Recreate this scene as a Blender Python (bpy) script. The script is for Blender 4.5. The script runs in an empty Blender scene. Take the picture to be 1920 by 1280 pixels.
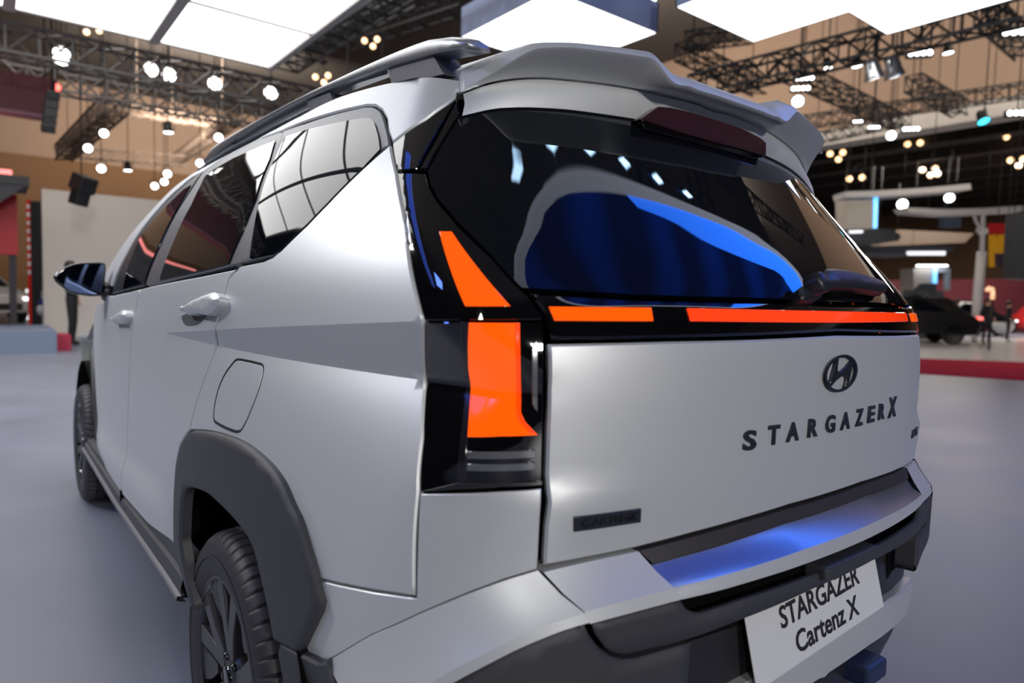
import bpy, bmesh, math, random
import numpy as np
from mathutils import Vector, Matrix
from mathutils.geometry import delaunay_2d_cdt
random.seed(7)
sc = bpy.context.scene
COL = sc.collection

# ------------------------------------------------------------------ camera
CAM = np.array([-1.2734, -1.4825, 1.1612]); FPX = 1262.28
def _basis(yaw, pitch, roll):
    y, p, r = np.radians([yaw, pitch, roll])
    fw = np.array([np.sin(y)*np.cos(p), np.cos(y)*np.cos(p), -np.sin(p)])
    rt = np.array([np.cos(y), -np.sin(y), 0.0]); up = np.cross(rt, fw)
    return rt*np.cos(r)+up*np.sin(r), -rt*np.sin(r)+up*np.cos(r), fw
RT, UP, FW = _basis(38.0511, 3.6316, 1.5661)
cd = bpy.data.cameras.new('camera'); cam = bpy.data.objects.new('camera', cd); COL.objects.link(cam)
M = Matrix.Identity(4)
for i in range(3):
    M[i][0], M[i][1], M[i][2], M[i][3] = RT[i], UP[i], -FW[i], CAM[i]
cam.matrix_world = M
cd.sensor_fit = 'HORIZONTAL'; cd.sensor_width = 36.0; cd.lens = 36.0*FPX/1920
cd.clip_start = 0.05; cd.clip_end = 300
cd.dof.use_dof = True; cd.dof.focus_distance = 1.45; cd.dof.aperture_fstop = 2.6
sc.camera = cam

# ------------------------------------------------------------------ world, exposure
world = bpy.data.worlds.new('hall_air'); sc.world = world; world.use_nodes = True
world.node_tree.nodes['Background'].inputs[0].default_value = (0.55, 0.56, 0.60, 1)
world.node_tree.nodes['Background'].inputs[1].default_value = 0.10
sc.view_settings.view_transform = 'Standard'; sc.view_settings.look = 'None'
sc.view_settings.exposure = 0.0; sc.view_settings.gamma = 1.0; sc.view_settings.use_curve_mapping = False
sc.cycles.use_denoising = True
sc.cycles.max_bounces = 8; sc.cycles.glossy_bounces = 4; sc.cycles.diffuse_bounces = 4
sc.cycles.sample_clamp_indirect = 6.0

# ------------------------------------------------------------------ materials
MATS = {}
def mat(name, col, rough=.5, metal=0., emit=None, es=0., coat=0., spec=.5, noise=0., nscale=8., bump=0., bscale=60., alpha=1., trans=0., ior=1.45, nrough=0.):
    if name in MATS: return MATS[name]
    m = bpy.data.materials.new(name); m.use_nodes = True
    nt = m.node_tree; b = nt.nodes['Principled BSDF']
    b.inputs['Base Color'].default_value = (*col, 1); b.inputs['Roughness'].default_value = rough
    b.inputs['Metallic'].default_value = metal; b.inputs['Specular IOR Level'].default_value = spec
    b.inputs['Coat Weight'].default_value = coat; b.inputs['Coat Roughness'].default_value = .03
    b.inputs['IOR'].default_value = ior; b.inputs['Transmission Weight'].default_value = trans
    b.inputs['Alpha'].default_value = alpha
    if emit is not None:
        b.inputs['Emission Color'].default_value = (*emit, 1); b.inputs['Emission Strength'].default_value = es
    if noise > 0 or nrough > 0:
        tc = nt.nodes.new('ShaderNodeTexCoord'); nz = nt.nodes.new('ShaderNodeTexNoise')
        nz.inputs['Scale'].default_value = nscale; nz.inputs['Detail'].default_value = 5
        nt.links.new(tc.outputs['Object'], nz.inputs['Vector'])
        if noise > 0:
            mx = nt.nodes.new('ShaderNodeMix'); mx.data_type = 'RGBA'
            mx.inputs[6].default_value = (*[c*(1-noise) for c in col], 1); mx.inputs[7].default_value = (*[min(1, c*(1+noise)) for c in col], 1)
            nt.links.new(nz.outputs['Fac'], mx.inputs[0]); nt.links.new(mx.outputs[2], b.inputs['Base Color'])
        if nrough > 0:
            mr = nt.nodes.new('ShaderNodeMapRange'); mr.inputs[3].default_value = rough-nrough; mr.inputs[4].default_value = rough+nrough
            nt.links.new(nz.outputs['Fac'], mr.inputs[0]); nt.links.new(mr.outputs[0], b.inputs['Roughness'])
    if bump > 0:
        tc2 = nt.nodes.new('ShaderNodeTexCoord'); n2 = nt.nodes.new('ShaderNodeTexNoise'); n2.inputs['Scale'].default_value = bscale
        bp = nt.nodes.new('ShaderNodeBump'); bp.inputs['Strength'].default_value = bump; bp.inputs['Distance'].default_value = .002
        nt.links.new(tc2.outputs['Object'], n2.inputs['Vector']); nt.links.new(n2.outputs['Fac'], bp.inputs['Height']); nt.links.new(bp.outputs['Normal'], b.inputs['Normal'])
    MATS[name] = m; return m
PAINT = mat('matte_silver_paint', (.60, .615, .62), .44, .45, noise=.01, nscale=300)
CLAD = mat('grained_black_plastic', (.040, .041, .046), .48, bump=.25, bscale=900)
CLAD2 = mat('smooth_black_plastic', (.018, .018, .021), .38)
GLOSSB = mat('piano_black', (.003, .003, .004), .04, coat=1.)
TINT = mat('tinted_glass', (.003, .004, .006), .015, spec=.5)
FRAME = mat('grey_window_frame', (.13, .133, .14), .42, .3)
VOID = mat('body_void_black', (.002, .002, .002), .9, spec=.1)
ORANGE = mat('lit_orange_lens', (.55, .03, .0), .12, emit=(1, .105, .002), es=1.0, coat=.5)
REDLIT = mat('lit_red_lens', (.5, .02, .005), .08, emit=(1, .05, .006), es=1.0, coat=1.)
BRAKE = mat('dark_red_lens', (.035, .012, .016), .25, coat=.3, noise=.3, nscale=20)
LAMPGREY = mat('ribbed_clear_reflector', (.20, .21, .22), .25, .6)
RUBBER = mat('tyre_rubber', (.022, .022, .025), .55, noise=.1, nscale=40, bump=.2, bscale=300)
RIM = mat('dark_alloy', (.075, .075, .082), .38, .6)
RIMB = mat('gloss_black_alloy', (.006, .006, .007), .08, coat=1.)
CHROME = mat('chrome', (.75, .76, .78), .08, 1.)
BADGE = mat('dark_chrome_badge', (.045, .048, .058), .28, .6)
PLATE = mat('number_plate_white', (.62, .63, .64), .35)
PLATETXT = mat('plate_lettering_black', (.02, .02, .02), .4)
STRIP = mat('tailgate_step_strip', (.035, .032, .035), .42)
INSERT = mat('brushed_steel_sill', (.55, .57, .60), .26, .9)
MIRG = mat('mirror_glass', (.22, .30, .55), .02, 1.)  # blue reflection put into the base colour as a tint

# ------------------------------------------------------------------ body surface
def spl(xs, ys):
    xs = np.array(xs, float); ys = np.array(ys, float)
    m = np.gradient(ys, xs)
    def f(x):
        x = np.clip(x, xs[0], xs[-1]); i = np.clip(np.searchsorted(xs, x)-1, 0, len(xs)-2)
        h = xs[i+1]-xs[i]; t = (x-xs[i])/h
        return ((2*t**3-3*t**2+1)*ys[i]+(t**3-2*t**2+t)*h*m[i]+(-2*t**3+3*t**2)*ys[i+1]+(t**3-t**2)*h*m[i+1])
    return f
W0 = spl([.15, .30, .40, .55, .75, .9, 1.0, 1.1, 1.2, 1.3, 1.4, 1.5, 1.54, 1.58, 1.62, 1.66, 1.70],
         [.83, .865, .88, .892, .895, .892, .887, .876, .857, .822, .778, .72, .695, .665, .62, .53, .36])
KT = spl([.2, 1.1, 1.3, 1.5, 1.7], [.107, .107, .118, .145, .15])
Y0 = spl([.2, .70, .78, .85, .95, 1.04, 1.09, 1.13, 1.17, 1.21, 1.3, 1.4, 1.5, 1.56, 1.66],
         [-.855, -.855, -.857, -.864, -.868, -.867, -.862, -.852, -.837, -.808, -.735, -.652, -.57, -.52, -.44])
sm = lambda a, b, x: (lambda t: t*t*(3-2*t))(np.clip((x-a)/(b-a), 0, 1))
# creases of the quarter panel: heights along y
ZU = lambda y: 1.128-.062*(y+.646)
ZL = lambda y: 1.052-.010*(y+.646)
def Wside(y, z):
    w = W0(z) - KT(z)*np.clip((.15-y)/.8, 0, 3)**2 - .06*np.clip((y-1.2)/1.4, 0, 3)**2*(1+1.2*sm(3.0, 3.8, y))
    zu, zl = ZU(y), ZL(y); d = np.clip(zu-zl, 0, 1)
    depth = .80*d
    s = np.where(z >= zu, 0, np.where(z >= zl, (zu-z)/np.maximum(d, 1e-6), np.clip(1-(zl-z)/.38, 0, 1)**2))
    lowb = .020*sm(.60, .50, z+.05*np.clip((y-1.2)/1.0, -1, 1))*sm(.40, .75, y)*sm(2.4, 2.1, y)
    return w - depth*s + lowb
def Rrear(x, z):
    ax = np.abs(x); c = 1+.30*sm(1.12, 1.5, z)
    bump = -.014*sm(.46, .66, ax)*sm(.905, .865, z)*1.0
    return Y0(z)+(.178*x**2+.2*x**4)*c+bump
def KK(z): return .045+.075*sm(.95, .85, z)
def Fbody(x, y, z):
    a = np.abs(x); fs = Wside(y, z)-a; fr = y-Rrear(x, z); k = KK(z)
    h = np.maximum(k-np.abs(fs-fr), 0)/k
    return np.minimum(fs, fr)-h*h*k*.25
def Fwrap(F, off): return lambda x, y, z: F(x, y, z)+off
def raydir(px, py): return FW+RT*(px-960)/FPX+UP*(640-py)/FPX
def hit(F, px, py, t0=.35, t1=8., n=400):
    d = raydir(px, py); t = np.linspace(t0, t1, n); f = F(CAM[0]+t*d[0], CAM[1]+t*d[1], CAM[2]+t*d[2])
    k = np.where((f[:-1] < 0) & (f[1:] >= 0))[0]
    if len(k) == 0:
        i = int(np.argmax(f)); return CAM+t[i]*d          # grazing: nearest approach
    a, b = t[k[0]], t[k[0]+1]
    for _ in range(30):
        m = .5*(a+b); p = CAM+m*d
        if F(p[0], p[1], p[2]) < 0: a = m
        else: b = m
    return CAM+b*d
class Surf:
    def __init__(s, kind, off=0., F=Fbody): s.kind, s.off = kind, off; s.F = Fwrap(F, off); s.ax = (-.30, -.25)
    def uv(s, p):
        if s.kind == 'side': return (p[1], p[2])
        if s.kind == 'rear': return (p[0], p[2])
        return (.55*math.atan2(-(p[1]-s.ax[1]), -(p[0]-s.ax[0])), p[2])
    def P(s, u, v):
        u = np.asarray(u, float); v = np.asarray(v, float)
        if s.kind == 'side': o = (0*u, u, v); d = (-1+0*u, 0*u, 0*u)
        elif s.kind == 'rear': o = (u, .25+0*u, v); d = (0*u, -1+0*u, 0*u)
        else: o = (s.ax[0]+0*u, s.ax[1]+0*u, v); d = (-np.cos(u/.55), -np.sin(u/.55), 0*u)
        a = 0*u; b = 0*u+1.4
        for _ in range(34):
            m = .5*(a+b); f = s.F(o[0]+m*d[0], o[1]+m*d[1], o[2])
            a = np.where(f > 0, m, a); b = np.where(f > 0, b, m)
        return np.stack([o[0]+a*d[0], o[1]+a*d[1], o[2]], -1)
    def N(s, P):
        e = 2e-3; x, y, z = P[:, 0], P[:, 1], P[:, 2]
        g = -np.stack([s.F(x+e, y, z)-s.F(x-e, y, z), s.F(x, y+e, z)-s.F(x, y-e, z), s.F(x, y, z+e)-s.F(x, y, z-e)], -1)
        return g/np.linalg.norm(g, axis=1)[:, None]
    def px(s, p): return s.uv(hit(s.F, *p))
    def pts(s, pxs): return np.array([hit(s.F, *p) for p in pxs])
SIDE = lambda off=0.: Surf('side', off)
REAR = lambda off=0.: Surf('rear', off)
CORN = lambda off=0.: Surf('corner', off)

# crops of the photograph used when tracing: origin and scale
CROP = {'1': (380, 60, 3.692), '2': (180, 230, 3.879), '3': (440, 170, 3.657), '4': (540, 880, 3.2), '5': (840, 60, 4.174), '6': (1180, 100, 4.268),
        '7': (1440, 460, 5.819), '8': (160, 520, 4.0), 'L': (740, 400, 2.37), 'A': (100, 600, 1.8815), 'B': (1000, 840, 2.526), 'G': (1360, 640, 4.924), 'W': (330, 960, 4.0), 'M': (0, 300, 3.556)}
def K(tag, *pts):
    x, y, s = CROP[tag]; return [(x+a/s, y+b/s) for a, b in pts]
def cr(pts, per=8):
    p = np.asarray(pts, float)
    if len(p) < 3: return p
    q = np.vstack([2*p[0]-p[1], p, 2*p[-1]-p[-2]]); out = []
    for i in range(1, len(q)-2):
        for t in np.linspace(0, 1, per, endpoint=False):
            a, b, c, d = q[i-1], q[i], q[i+1], q[i+2]
            out.append(.5*((2*b)+(c-a)*t+(2*a-5*b+4*c-d)*t*t+(-a+3*b-3*c+d)*t**3))
    out.append(q[-2]); return np.array(out)
def S(pts): return [tuple(p) for p in cr(pts)]
def resample(p, step=None, n=None):
    p = np.asarray(p, float); d = np.r_[0, np.cumsum(np.linalg.norm(np.diff(p, axis=0), axis=1))]
    if n is None: n = max(2, int(round(d[-1]/step))+1)
    t = np.linspace(0, d[-1], n); return np.stack([np.interp(t, d, p[:, k]) for k in range(p.shape[1])], -1)

# ------------------------------------------------------------------ object helpers
def obj(name, me, m, parent=None, **props):
    o = bpy.data.objects.new(name, me); COL.objects.link(o)
    if m is not None and not me.materials: me.materials.append(m)
    if parent is not None: o.parent = parent
    for k, v in props.items(): o[k] = v
    return o
def mesh(name, V, F, smooth=True):
    me = bpy.data.meshes.new(name); me.from_pydata([tuple(map(float, v)) for v in V], [], [tuple(map(int, f)) for f in F]); me.validate(); me.update()
    if smooth: me.polygons.foreach_set('use_smooth', [True]*len(me.polygons))
    return me
def mirrored(o, parent=None):
    me = o.data; V = [(-v.co.x, v.co.y, v.co.z) for v in me.vertices]; F = [tuple(reversed(p.vertices)) for p in me.polygons]
    m2 = mesh(me.name, V, F, bool(len(me.polygons)) and me.polygons[0].use_smooth)
    sharp = {tuple(sorted(e.vertices)) for e in me.edges if e.use_edge_sharp}
    for e in m2.edges:
        if tuple(sorted(e.vertices)) in sharp: e.use_edge_sharp = True
    for mm in me.materials: m2.materials.append(mm)
    return obj(o.name.split('.')[0], m2, None, parent if parent is not None else o.parent)
def inset(poly, r):
    p = np.asarray(poly); n = len(p); a = np.roll(p, 1, 0); b = np.roll(p, -1, 0)
    e1 = p-a; e2 = b-p; e1 /= np.linalg.norm(e1, axis=1)[:, None]+1e-12; e2 /= np.linalg.norm(e2, axis=1)[:, None]+1e-12
    n1 = np.stack([-e1[:, 1], e1[:, 0]], -1); n2 = np.stack([-e2[:, 1], e2[:, 0]], -1); m = n1+n2
    den = np.maximum((m*n1).sum(1), .45); return p+m*(r/den)[:, None]
def area2(p): x, y = p[:, 0], p[:, 1]; return .5*np.sum(x*np.roll(y, -1)-np.roll(x, -1)*y)
def inside(pts, poly):
    x, y = pts[:, 0], pts[:, 1]; c = np.zeros(len(pts), bool); n = len(poly); j = n-1
    for i in range(n):
        xi, yi = poly[i]; xj, yj = poly[j]
        k = ((yi > y) != (yj > y)) & (x < (xj-xi)*(y-yi)/(yj-yi+1e-15)+xi); c ^= k; j = i
    return c
def uvpanel(name, uvp, surf, m, parent, th=.012, g=.02, r=.003, shrink=.0015, creases=(), lift=None, back=False, soft=False):
    p = np.asarray(uvp, float)
    keep = [0]
    for i in range(1, len(p)):
        if np.linalg.norm(p[i]-p[keep[-1]]) > 1e-4: keep.append(i)
    p = p[keep]
    if np.linalg.norm(p[0]-p[-1]) < 1e-4: p = p[:-1]
    if area2(p) < 0: p = p[::-1]
    q = []
    for i in range(len(p)):
        a, b = p[i], p[(i+1) % len(p)]; k = max(1, int(np.ceil(np.linalg.norm(b-a)/(g*1.0))))
        q += [a+(b-a)*t/k for t in range(k)]
    p = np.array(q)
    if shrink: p = inset(p, shrink)
    inner = inset(p, r) if r > 0 else None
    vs = [Vector(v) for v in p]; n0 = len(p); ed = [(i, (i+1) % n0) for i in range(n0)]
    if inner is not None:
        vs += [Vector(v) for v in inner]; ed += [(n0+i, n0+(i+1) % n0) for i in range(n0)]
    ncr = len(ed); inn = inner if inner is not None else p
    for c in creases:
        c = resample(np.asarray(c), g*.7); k = inside(c, inn); c = c[k]
        if len(c) < 2: continue
        b0 = len(vs); vs += [Vector(v) for v in c]; ed += [(b0+i, b0+i+1) for i in range(len(c)-1)]
    lo, hi = p.min(0), p.max(0)
    gx, gy = np.meshgrid(np.arange(lo[0]+g*.5, hi[0], g), np.arange(lo[1]+g*.5, hi[1], g)); gp = np.stack([gx.ravel()+.15*g*np.sin(gy.ravel()*900), gy.ravel()], -1)
    if len(gp):
        gp = gp[inside(gp, inn)]
        segs = np.array([v for v in vs])
        if len(gp):
            dd = np.sqrt(((gp[:, None, :]-segs[None, :, :])**2).sum(-1)).min(1); gp = gp[dd > .45*g]
        vs += [Vector(v) for v in gp]
    ov, oe, of, iv, ie, _ = delaunay_2d_cdt(vs, ed, [], 1, 1e-6, True)
    uvo = np.array([(v.x, v.y) for v in ov]); P = surf.P(uvo[:, 0], uvo[:, 1]); N = surf.N(P)
    if lift is not None: P = P+N*lift(P)[:, None]
    ringmap = {}; 
    for k, ids in enumerate(iv):
        for i in ids:
            if i < n0: ringmap[i] = k
    ring = [ringmap[i] for i in range(n0) if i in ringmap]
    if r > 0:
        P = P.copy(); P[ring] -= N[ring]*r
    F = []; keepf = inside(np.array([uvo[list(f)].mean(0) for f in of]), p)
    for f, kf in zip(of, keepf):
        if not kf: continue
        a, b, c = P[f[0]], P[f[1]], P[f[2]]; nn = np.cross(b-a, c-a)
        F.append(tuple(f) if nn @ N[f[0]] > 0 else tuple(reversed(f)))
    used = set(i for f in F for i in f)
    V = list(P); nb = len(V); V += [P[k]-N[k]*th for k in ring]; nr = len(ring)
    cen = P.mean(0)
    for i in range(nr):
        j = (i+1) % nr; quad = (ring[i], nb+i, nb+j, ring[j]); F.append(quad)
    me = mesh(name, V, F)
    rs_ = {tuple(sorted((ring[i], ring[(i+1) % nr]))) for i in range(nr)}
    if r > 0 and not soft:
        for k, ids in enumerate(ie):
            if any(n0 <= i < 2*n0 for i in ids): rs_.add(tuple(sorted(oe[k])))
    for e in me.edges:
        if tuple(sorted(e.vertices)) in rs_: e.use_edge_sharp = True
    if len(creases):
        cs = set()
        for k, ids in enumerate(ie):
            if any(i >= ncr and i < len(ed) for i in ids): cs.add(tuple(sorted(oe[k])))
        for e in me.edges:
            if tuple(sorted(e.vertices)) in cs: e.use_edge_sharp = True
    return obj(name, me, m, parent)
def panel(name, pxs, surf, m, parent, mirror=False, half=False, **kw):
    uv = [surf.px(p) for p in pxs]
    if half:
        uv[0] = (0., uv[0][1]); uv[-1] = (0., uv[-1][1])
        uv = uv+[(-a, b) for a, b in reversed(uv)]
    kw2 = dict(kw)
    if 'creases' in kw: kw2['creases'] = [[surf.px(p) for p in c] for c in kw['creases']]
    o = uvpanel(name, uv, surf, m, parent, **kw2)
    if mirror: mirrored(o)
    return o
def loft(name, rails, m, parent, closed=False, sharp=(), flip=None, toward=None, full=False, caps=False):
    rails = [np.asarray(r, float) for r in rails]
    if full: rails = [np.vstack([r, (r*np.array([-1, 1, 1]))[::-1][1:]]) for r in rails]
    n = len(rails[0]); V = np.vstack(rails); F = []
    for i in range(len(rails)-1 if not closed else len(rails)):
        a = i*n; b = ((i+1) % len(rails))*n
        for j in range(n-1): F.append((a+j, a+j+1, b+j+1, b+j))
    if toward is not None:
        acc = 0
        for f in F[::max(1, len(F)//50)]:
            c = V[list(f)]; acc += np.cross(c[1]-c[0], c[3]-c[0]) @ (np.asarray(toward)-c.mean(0))
        if acc < 0: F = [tuple(reversed(f)) for f in F]
    if caps: F += [tuple(i*n for i in range(len(rails)))[::-1], tuple(i*n+n-1 for i in range(len(rails)))]
    me = mesh(name, V, F)
    for e in me.edges:
        a, b = e.vertices[0]//n, e.vertices[1]//n
        if a == b and a in sharp: e.use_edge_sharp = True
    return obj(name, me, m, parent)
def tube(name, path, rad, m, parent=None, seg=10, prof=None, caps=True, up=(0, 0, 1)):
    p = np.asarray(path, float); n = len(p); T = np.gradient(p, axis=0); T /= np.linalg.norm(T, axis=1)[:, None]
    V = []; F = []; rad = np.broadcast_to(np.asarray(rad, float), (n,))
    pr = np.array(prof) if prof is not None else np.array([(math.cos(2*math.pi*k/seg), math.sin(2*math.pi*k/seg)) for k in range(seg)]); seg = len(pr)
    for i in range(n):
        u = np.asarray(up, float); s = np.cross(T[i], u)
        if np.linalg.norm(s) < 1e-3: s = np.cross(T[i], (1, 0, 0.1))
        s /= np.linalg.norm(s); u = np.cross(s, T[i])
        V += [p[i]+(s*a+u*b)*rad[i] for a, b in pr]
    for i in range(n-1):
        for k in range(seg):
            l = (k+1) % seg; F.append((i*seg+k, i*seg+l, (i+1)*seg+l, (i+1)*seg+k))
    if caps: F.append(tuple(range(seg))[::-1]); F.append(tuple(range((n-1)*seg, n*seg)))
    me = mesh(name, V, F, prof is None); return obj(name, me, m, parent)
def boxm(name, lo, hi, bev=0., seg=2):
    bm = bmesh.new(); bmesh.ops.create_cube(bm, size=1)
    for v in bm.verts:
        v.co = Vector([(lo[k]+hi[k])/2+v.co[k]*(hi[k]-lo[k]) for k in range(3)])
    if bev: bmesh.ops.bevel(bm, geom=bm.edges[:], offset=bev, segments=seg, affect='EDGES', profile=.5)
    me = bpy.data.meshes.new(name); bm.to_mesh(me); bm.free()
    return me
def box(name, lo, hi, m, parent=None, bev=0., **pr): return obj(name, boxm(name, lo, hi, bev), m, parent, **pr)
def lathe(name, prof, m, parent=None, seg=32, axis='z', loc=(0, 0, 0)):
    V = []; F = []; n = len(prof)
    for k in range(seg):
        a = 2*math.pi*k/seg
        for r, h in prof:
            c = (r*math.cos(a), r*math.sin(a), h)
            if axis == 'x': c = (c[2], c[0], c[1])
            if axis == 'y': c = (c[0], c[2], c[1])
            V.append((c[0]+loc[0], c[1]+loc[1], c[2]+loc[2]))
    for k in range(seg):
        l = (k+1) % seg
        for i in range(n-1): F.append((k*n+i, l*n+i, l*n+i+1, k*n+i+1))
    me = mesh(name, V, F)
    bm = bmesh.new(); bm.from_mesh(me); bmesh.ops.remove_doubles(bm, verts=bm.verts, dist=1e-5); bmesh.ops.recalc_face_normals(bm, faces=bm.faces); bm.to_mesh(me); bm.free()
    return obj(name, me, m, parent)
def empty(name, loc, label, cat, group=None, rz=0.):
    o = bpy.data.objects.new(name, None); COL.objects.link(o); o.location = loc; o.rotation_euler = (0, 0, rz); o.empty_display_size = .2
    o['label'] = label; o['category'] = cat
    if group: o['group'] = group
    return o
def tag(o, label, cat, group=None):
    o['label'] = label; o['category'] = cat
    if group: o['group'] = group
    return o
def text_mesh(s, size=1., ext=.004, off=0., sx=1., align='LEFT', space=1., shear=0., bev=0.):
    cu = bpy.data.curves.new('lettering', 'FONT'); cu.body = s; cu.size = size; cu.extrude = ext; cu.offset = off; cu.align_x = align
    cu.space_character = space; cu.shear = shear; cu.bevel_depth = bev; cu.resolution_u = 3
    t = bpy.data.objects.new('lettering', cu); COL.objects.link(t); bpy.context.view_layer.update()
    dg = bpy.context.evaluated_depsgraph_get(); me = bpy.data.meshes.new_from_object(t.evaluated_get(dg)); bpy.data.objects.remove(t)
    me.transform(Matrix.Diagonal((sx, 1, 1, 1))); me.name = 'lettering'; return me

# ================================================================== THE CAR
car = empty('car', (0, 0, 0), 'matte silver crossover car with black wheel arch cladding, roof rails and lit orange tail lamps', 'car')
# ---- black inner shell behind the panel gaps
def shell():
    V = []; F = []
    ys = np.r_[np.linspace(-.62, 1.5, 26), np.linspace(1.6, 3.45, 20)]
    for y in ys:
        top = 1.60 if y < 1.35 else 1.60-.36*(y-1.35)-.02
        top = max(min(top, 1.60+.62*min(0, y+.42)), .98)
        zs = np.linspace(.745, top, 14)
        w = np.maximum(Wside(np.full(14, y), zs)-.035, .1)
        if y < -.4: w = np.minimum(w, np.interp(zs, [.7, 1.1, 1.3, 1.5, 1.62], [.70, .70, .64, .56, .5])+.10*np.clip((y+.62)/.2, 0, 1))
        pts = [(-a, max(y, float(Rrear(np.array(a), np.array(z)))+.05), z) for a, z in zip(w, zs)]; pts += [(-x, yy, zz) for x, yy, zz in reversed(pts)]
        V += pts
    n = 28
    for i in range(len(ys)-1):
        for k in range(n):
            l = (k+1) % n; F.append((i*n+k, (i+1)*n+k, (i+1)*n+l, i*n+l))
    F.append(tuple(range(n))); F.append(tuple(range((len(ys)-1)*n, len(ys)*n)))
    me = mesh('inner_shell', V, F, False); return obj('inner_shell', me, VOID, car)
shell()
box('floor_pan', (-.60, -.62, .22), (.60, 3.55, .75), VOID, car)
box('side_core', (-.84, .50, .40), (.84, 2.26, .76), VOID, car)
box('rear_core', (-.66, -.66, .34), (.66, -.40, .80), VOID, car)
for s in (-1, 1):
    for yc in (0., 2.78):
        V = []; F = []; n = 20
        for k in range(n+1):
            a = math.pi*(0.+1.0*k/n)
            for x in (.865, .60): V.append((s*x, yc+.445*math.cos(a), .34+.425*math.sin(a)))
        for k in range(n): F.append((2*k, 2*k+1, 2*k+3, 2*k+2))
        o = obj('wheel_liner', mesh('wheel_liner', V, F), VOID, car)

# ---- traced lines shared by neighbours
QREAR = K('1', (1305, 780), (1345, 970))+K('3', (1160, 830), (1200, 1060))+[(761, 400), (795, 602.5)]
QREAR2 = [(795, 602.5), (798, 712), (793, 820), (785.5, 919), (779, 1119)]
QBOT = K('4', (765, 765), (600, 742), (450, 718), (300, 688), (150, 650))
ARCHO = S(K('4', (150, 650), (100, 480), (50, 310))+K('A', (830, 650), (790, 560), (730, 485), (650, 425), (565, 397), (490, 389)))
DOORC = K('8', (782, 1145), (815, 1000), (850, 880), (885, 780), (920, 690), (985, 520))
DOORC2 = K('8', (985, 520), (975, 400))
DOORC3 = K('8', (975, 400), (1035, 170), (1080, 0))+K('2', (985, 1110), (1050, 1040))
BELTQ = K('2', (1050, 1040), (1210, 1005), (1290, 970), (1340, 925))
WDIAG = K('3', (310, 1100), (500, 915), (640, 770), (880, 530), (1060, 372), (1073, 366))
CRU = [(403.7, 618.7), (480, 614), (560, 610.5), (640, 607), (720, 604.5), (796, 602)]
CRL = [(406, 650), (480, 663), (560, 678), (640, 692), (720, 707), (800, 722)]
sd = SIDE()
# crease heights follow the traced lines
yu = np.array([sd.px(p) for p in CRU]); yl = np.array([sd.px(p) for p in CRL])
pu = np.polyfit(yu[:, 0], yu[:, 1], 1); pl = np.polyfit(yl[:, 0], yl[:, 1], 1)
ZU = lambda y, a=pu: np.polyval(a, y)
ZL = lambda y, a=pl: np.polyval(a, y)
yy = np.linspace(-.85, .9, 50)
crease_u = [(a, float(ZU(a))) for a in yy if ZU(a)-ZL(a) > .002]; crease_l = [(a, float(ZL(a))) for a in yy if ZU(a)-ZL(a) > .002]
def sidepanel(name, pxs, m=PAINT, parent=car, off=0., creases=True, mirror=True, **kw):
    s = SIDE(off); uv = [s.px(p) for p in pxs]
    o = uvpanel(name, uv, s, m, parent, creases=[crease_u, crease_l] if creases else (), **kw)
    o2 = mirrored(o) if mirror else None
    return o, o2
quarter, quarter_r = sidepanel('rear_quarter_panel', QREAR+QREAR2+QBOT+ARCHO+DOORC+DOORC2+DOORC3+BELTQ+WDIAG, g=.016)
# fuel flap: recessed seam ring and flap
FL = S(K('8', (1100, 650), (1135, 618), (1200, 625), (1290, 645), (1325, 660), (1330, 710), (1300, 830), (1240, 990), (1180, 1120), (1140, 1155), (1070, 1135), (1000, 1100), (965, 1065), (968, 970), (1000, 830), (1050, 720), (1100, 650)))
flap, flr = sidepanel('fuel_flap_seam', FL, CLAD2, quarter, off=.0006, creases=False, mirror=False, g=.02, r=0, shrink=-.003, th=.001)
flap, flr = sidepanel('fuel_flap', FL, PAINT, quarter, off=.0022, creases=False, mirror=False, g=.014, r=.002, th=.003)

# ---- doors. belt line and sill in car coordinates further forward where the view grazes
def belt(y): return 1.212-.034*np.clip(y, -1, 9)-.004*np.clip(y-.6, 0, 9)**2
SEAM = 1.125                                                 # between the doors
s0 = SIDE()
rd_rear = [s0.px(p) for p in DOORC+DOORC2+DOORC3]            # bottom to top
beltz = lambda y: np.interp(y, *np.array(sorted([s0.px(p) for p in K('2', (1050, 1040), (960, 1060), (800, 1095), (600, 1135), (460, 1165), (360, 1190), (240, 1222), (120, 1250))])).T)
front_cut = [(2.02, .40), (2.04, .60), (2.06, .85), (2.07, 1.0), (2.05, float(beltz(2.0))-.004)]
mid_cut = [(1.20, .40), (1.17, .55), (1.125, .75), (1.10, .95), (1.085, 1.05), (1.06, float(beltz(1.06))-.004)]
AF = K('A', (428, 790), (427, 700), (428, 600), (433, 510), (446, 445), (466, 405))
arch_front = [s0.px(p) for p in AF]; mid_cut[0] = (1.21, .43)
rd = rd_rear+[(y, float(beltz(y))-.004) for y in np.linspace(rd_rear[-1][0]+.02, 1.03, 12)]+[(a-.003, b) for a, b in reversed(mid_cut)]+arch_front
rear_door = uvpanel('rear_door', rd, s0, PAINT, car, g=.02, creases=[crease_u, crease_l]); rear_door_r = mirrored(rear_door)
fd = mid_cut+[(y, float(beltz(y))-.004) for y in np.linspace(1.10, 1.98, 10)]+list(reversed(front_cut))
front_door = uvpanel('front_door', [(a+.003, b) for a, b in fd], s0, PAINT, car, g=.03); front_door_r = mirrored(front_door)
fen = [(2.055, .42), (2.065, .60), (2.075, .85), (2.085, 1.0), (2.07, 1.10), (2.35, 1.085), (2.8, 1.05), (3.2, .99), (3.45, .90), (3.52, .80), (3.50, .70)]
fen += [(2.78+.50*math.cos(a), .36+.47*math.sin(a)) for a in np.linspace(.75, math.pi*.98, 16)]
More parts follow.
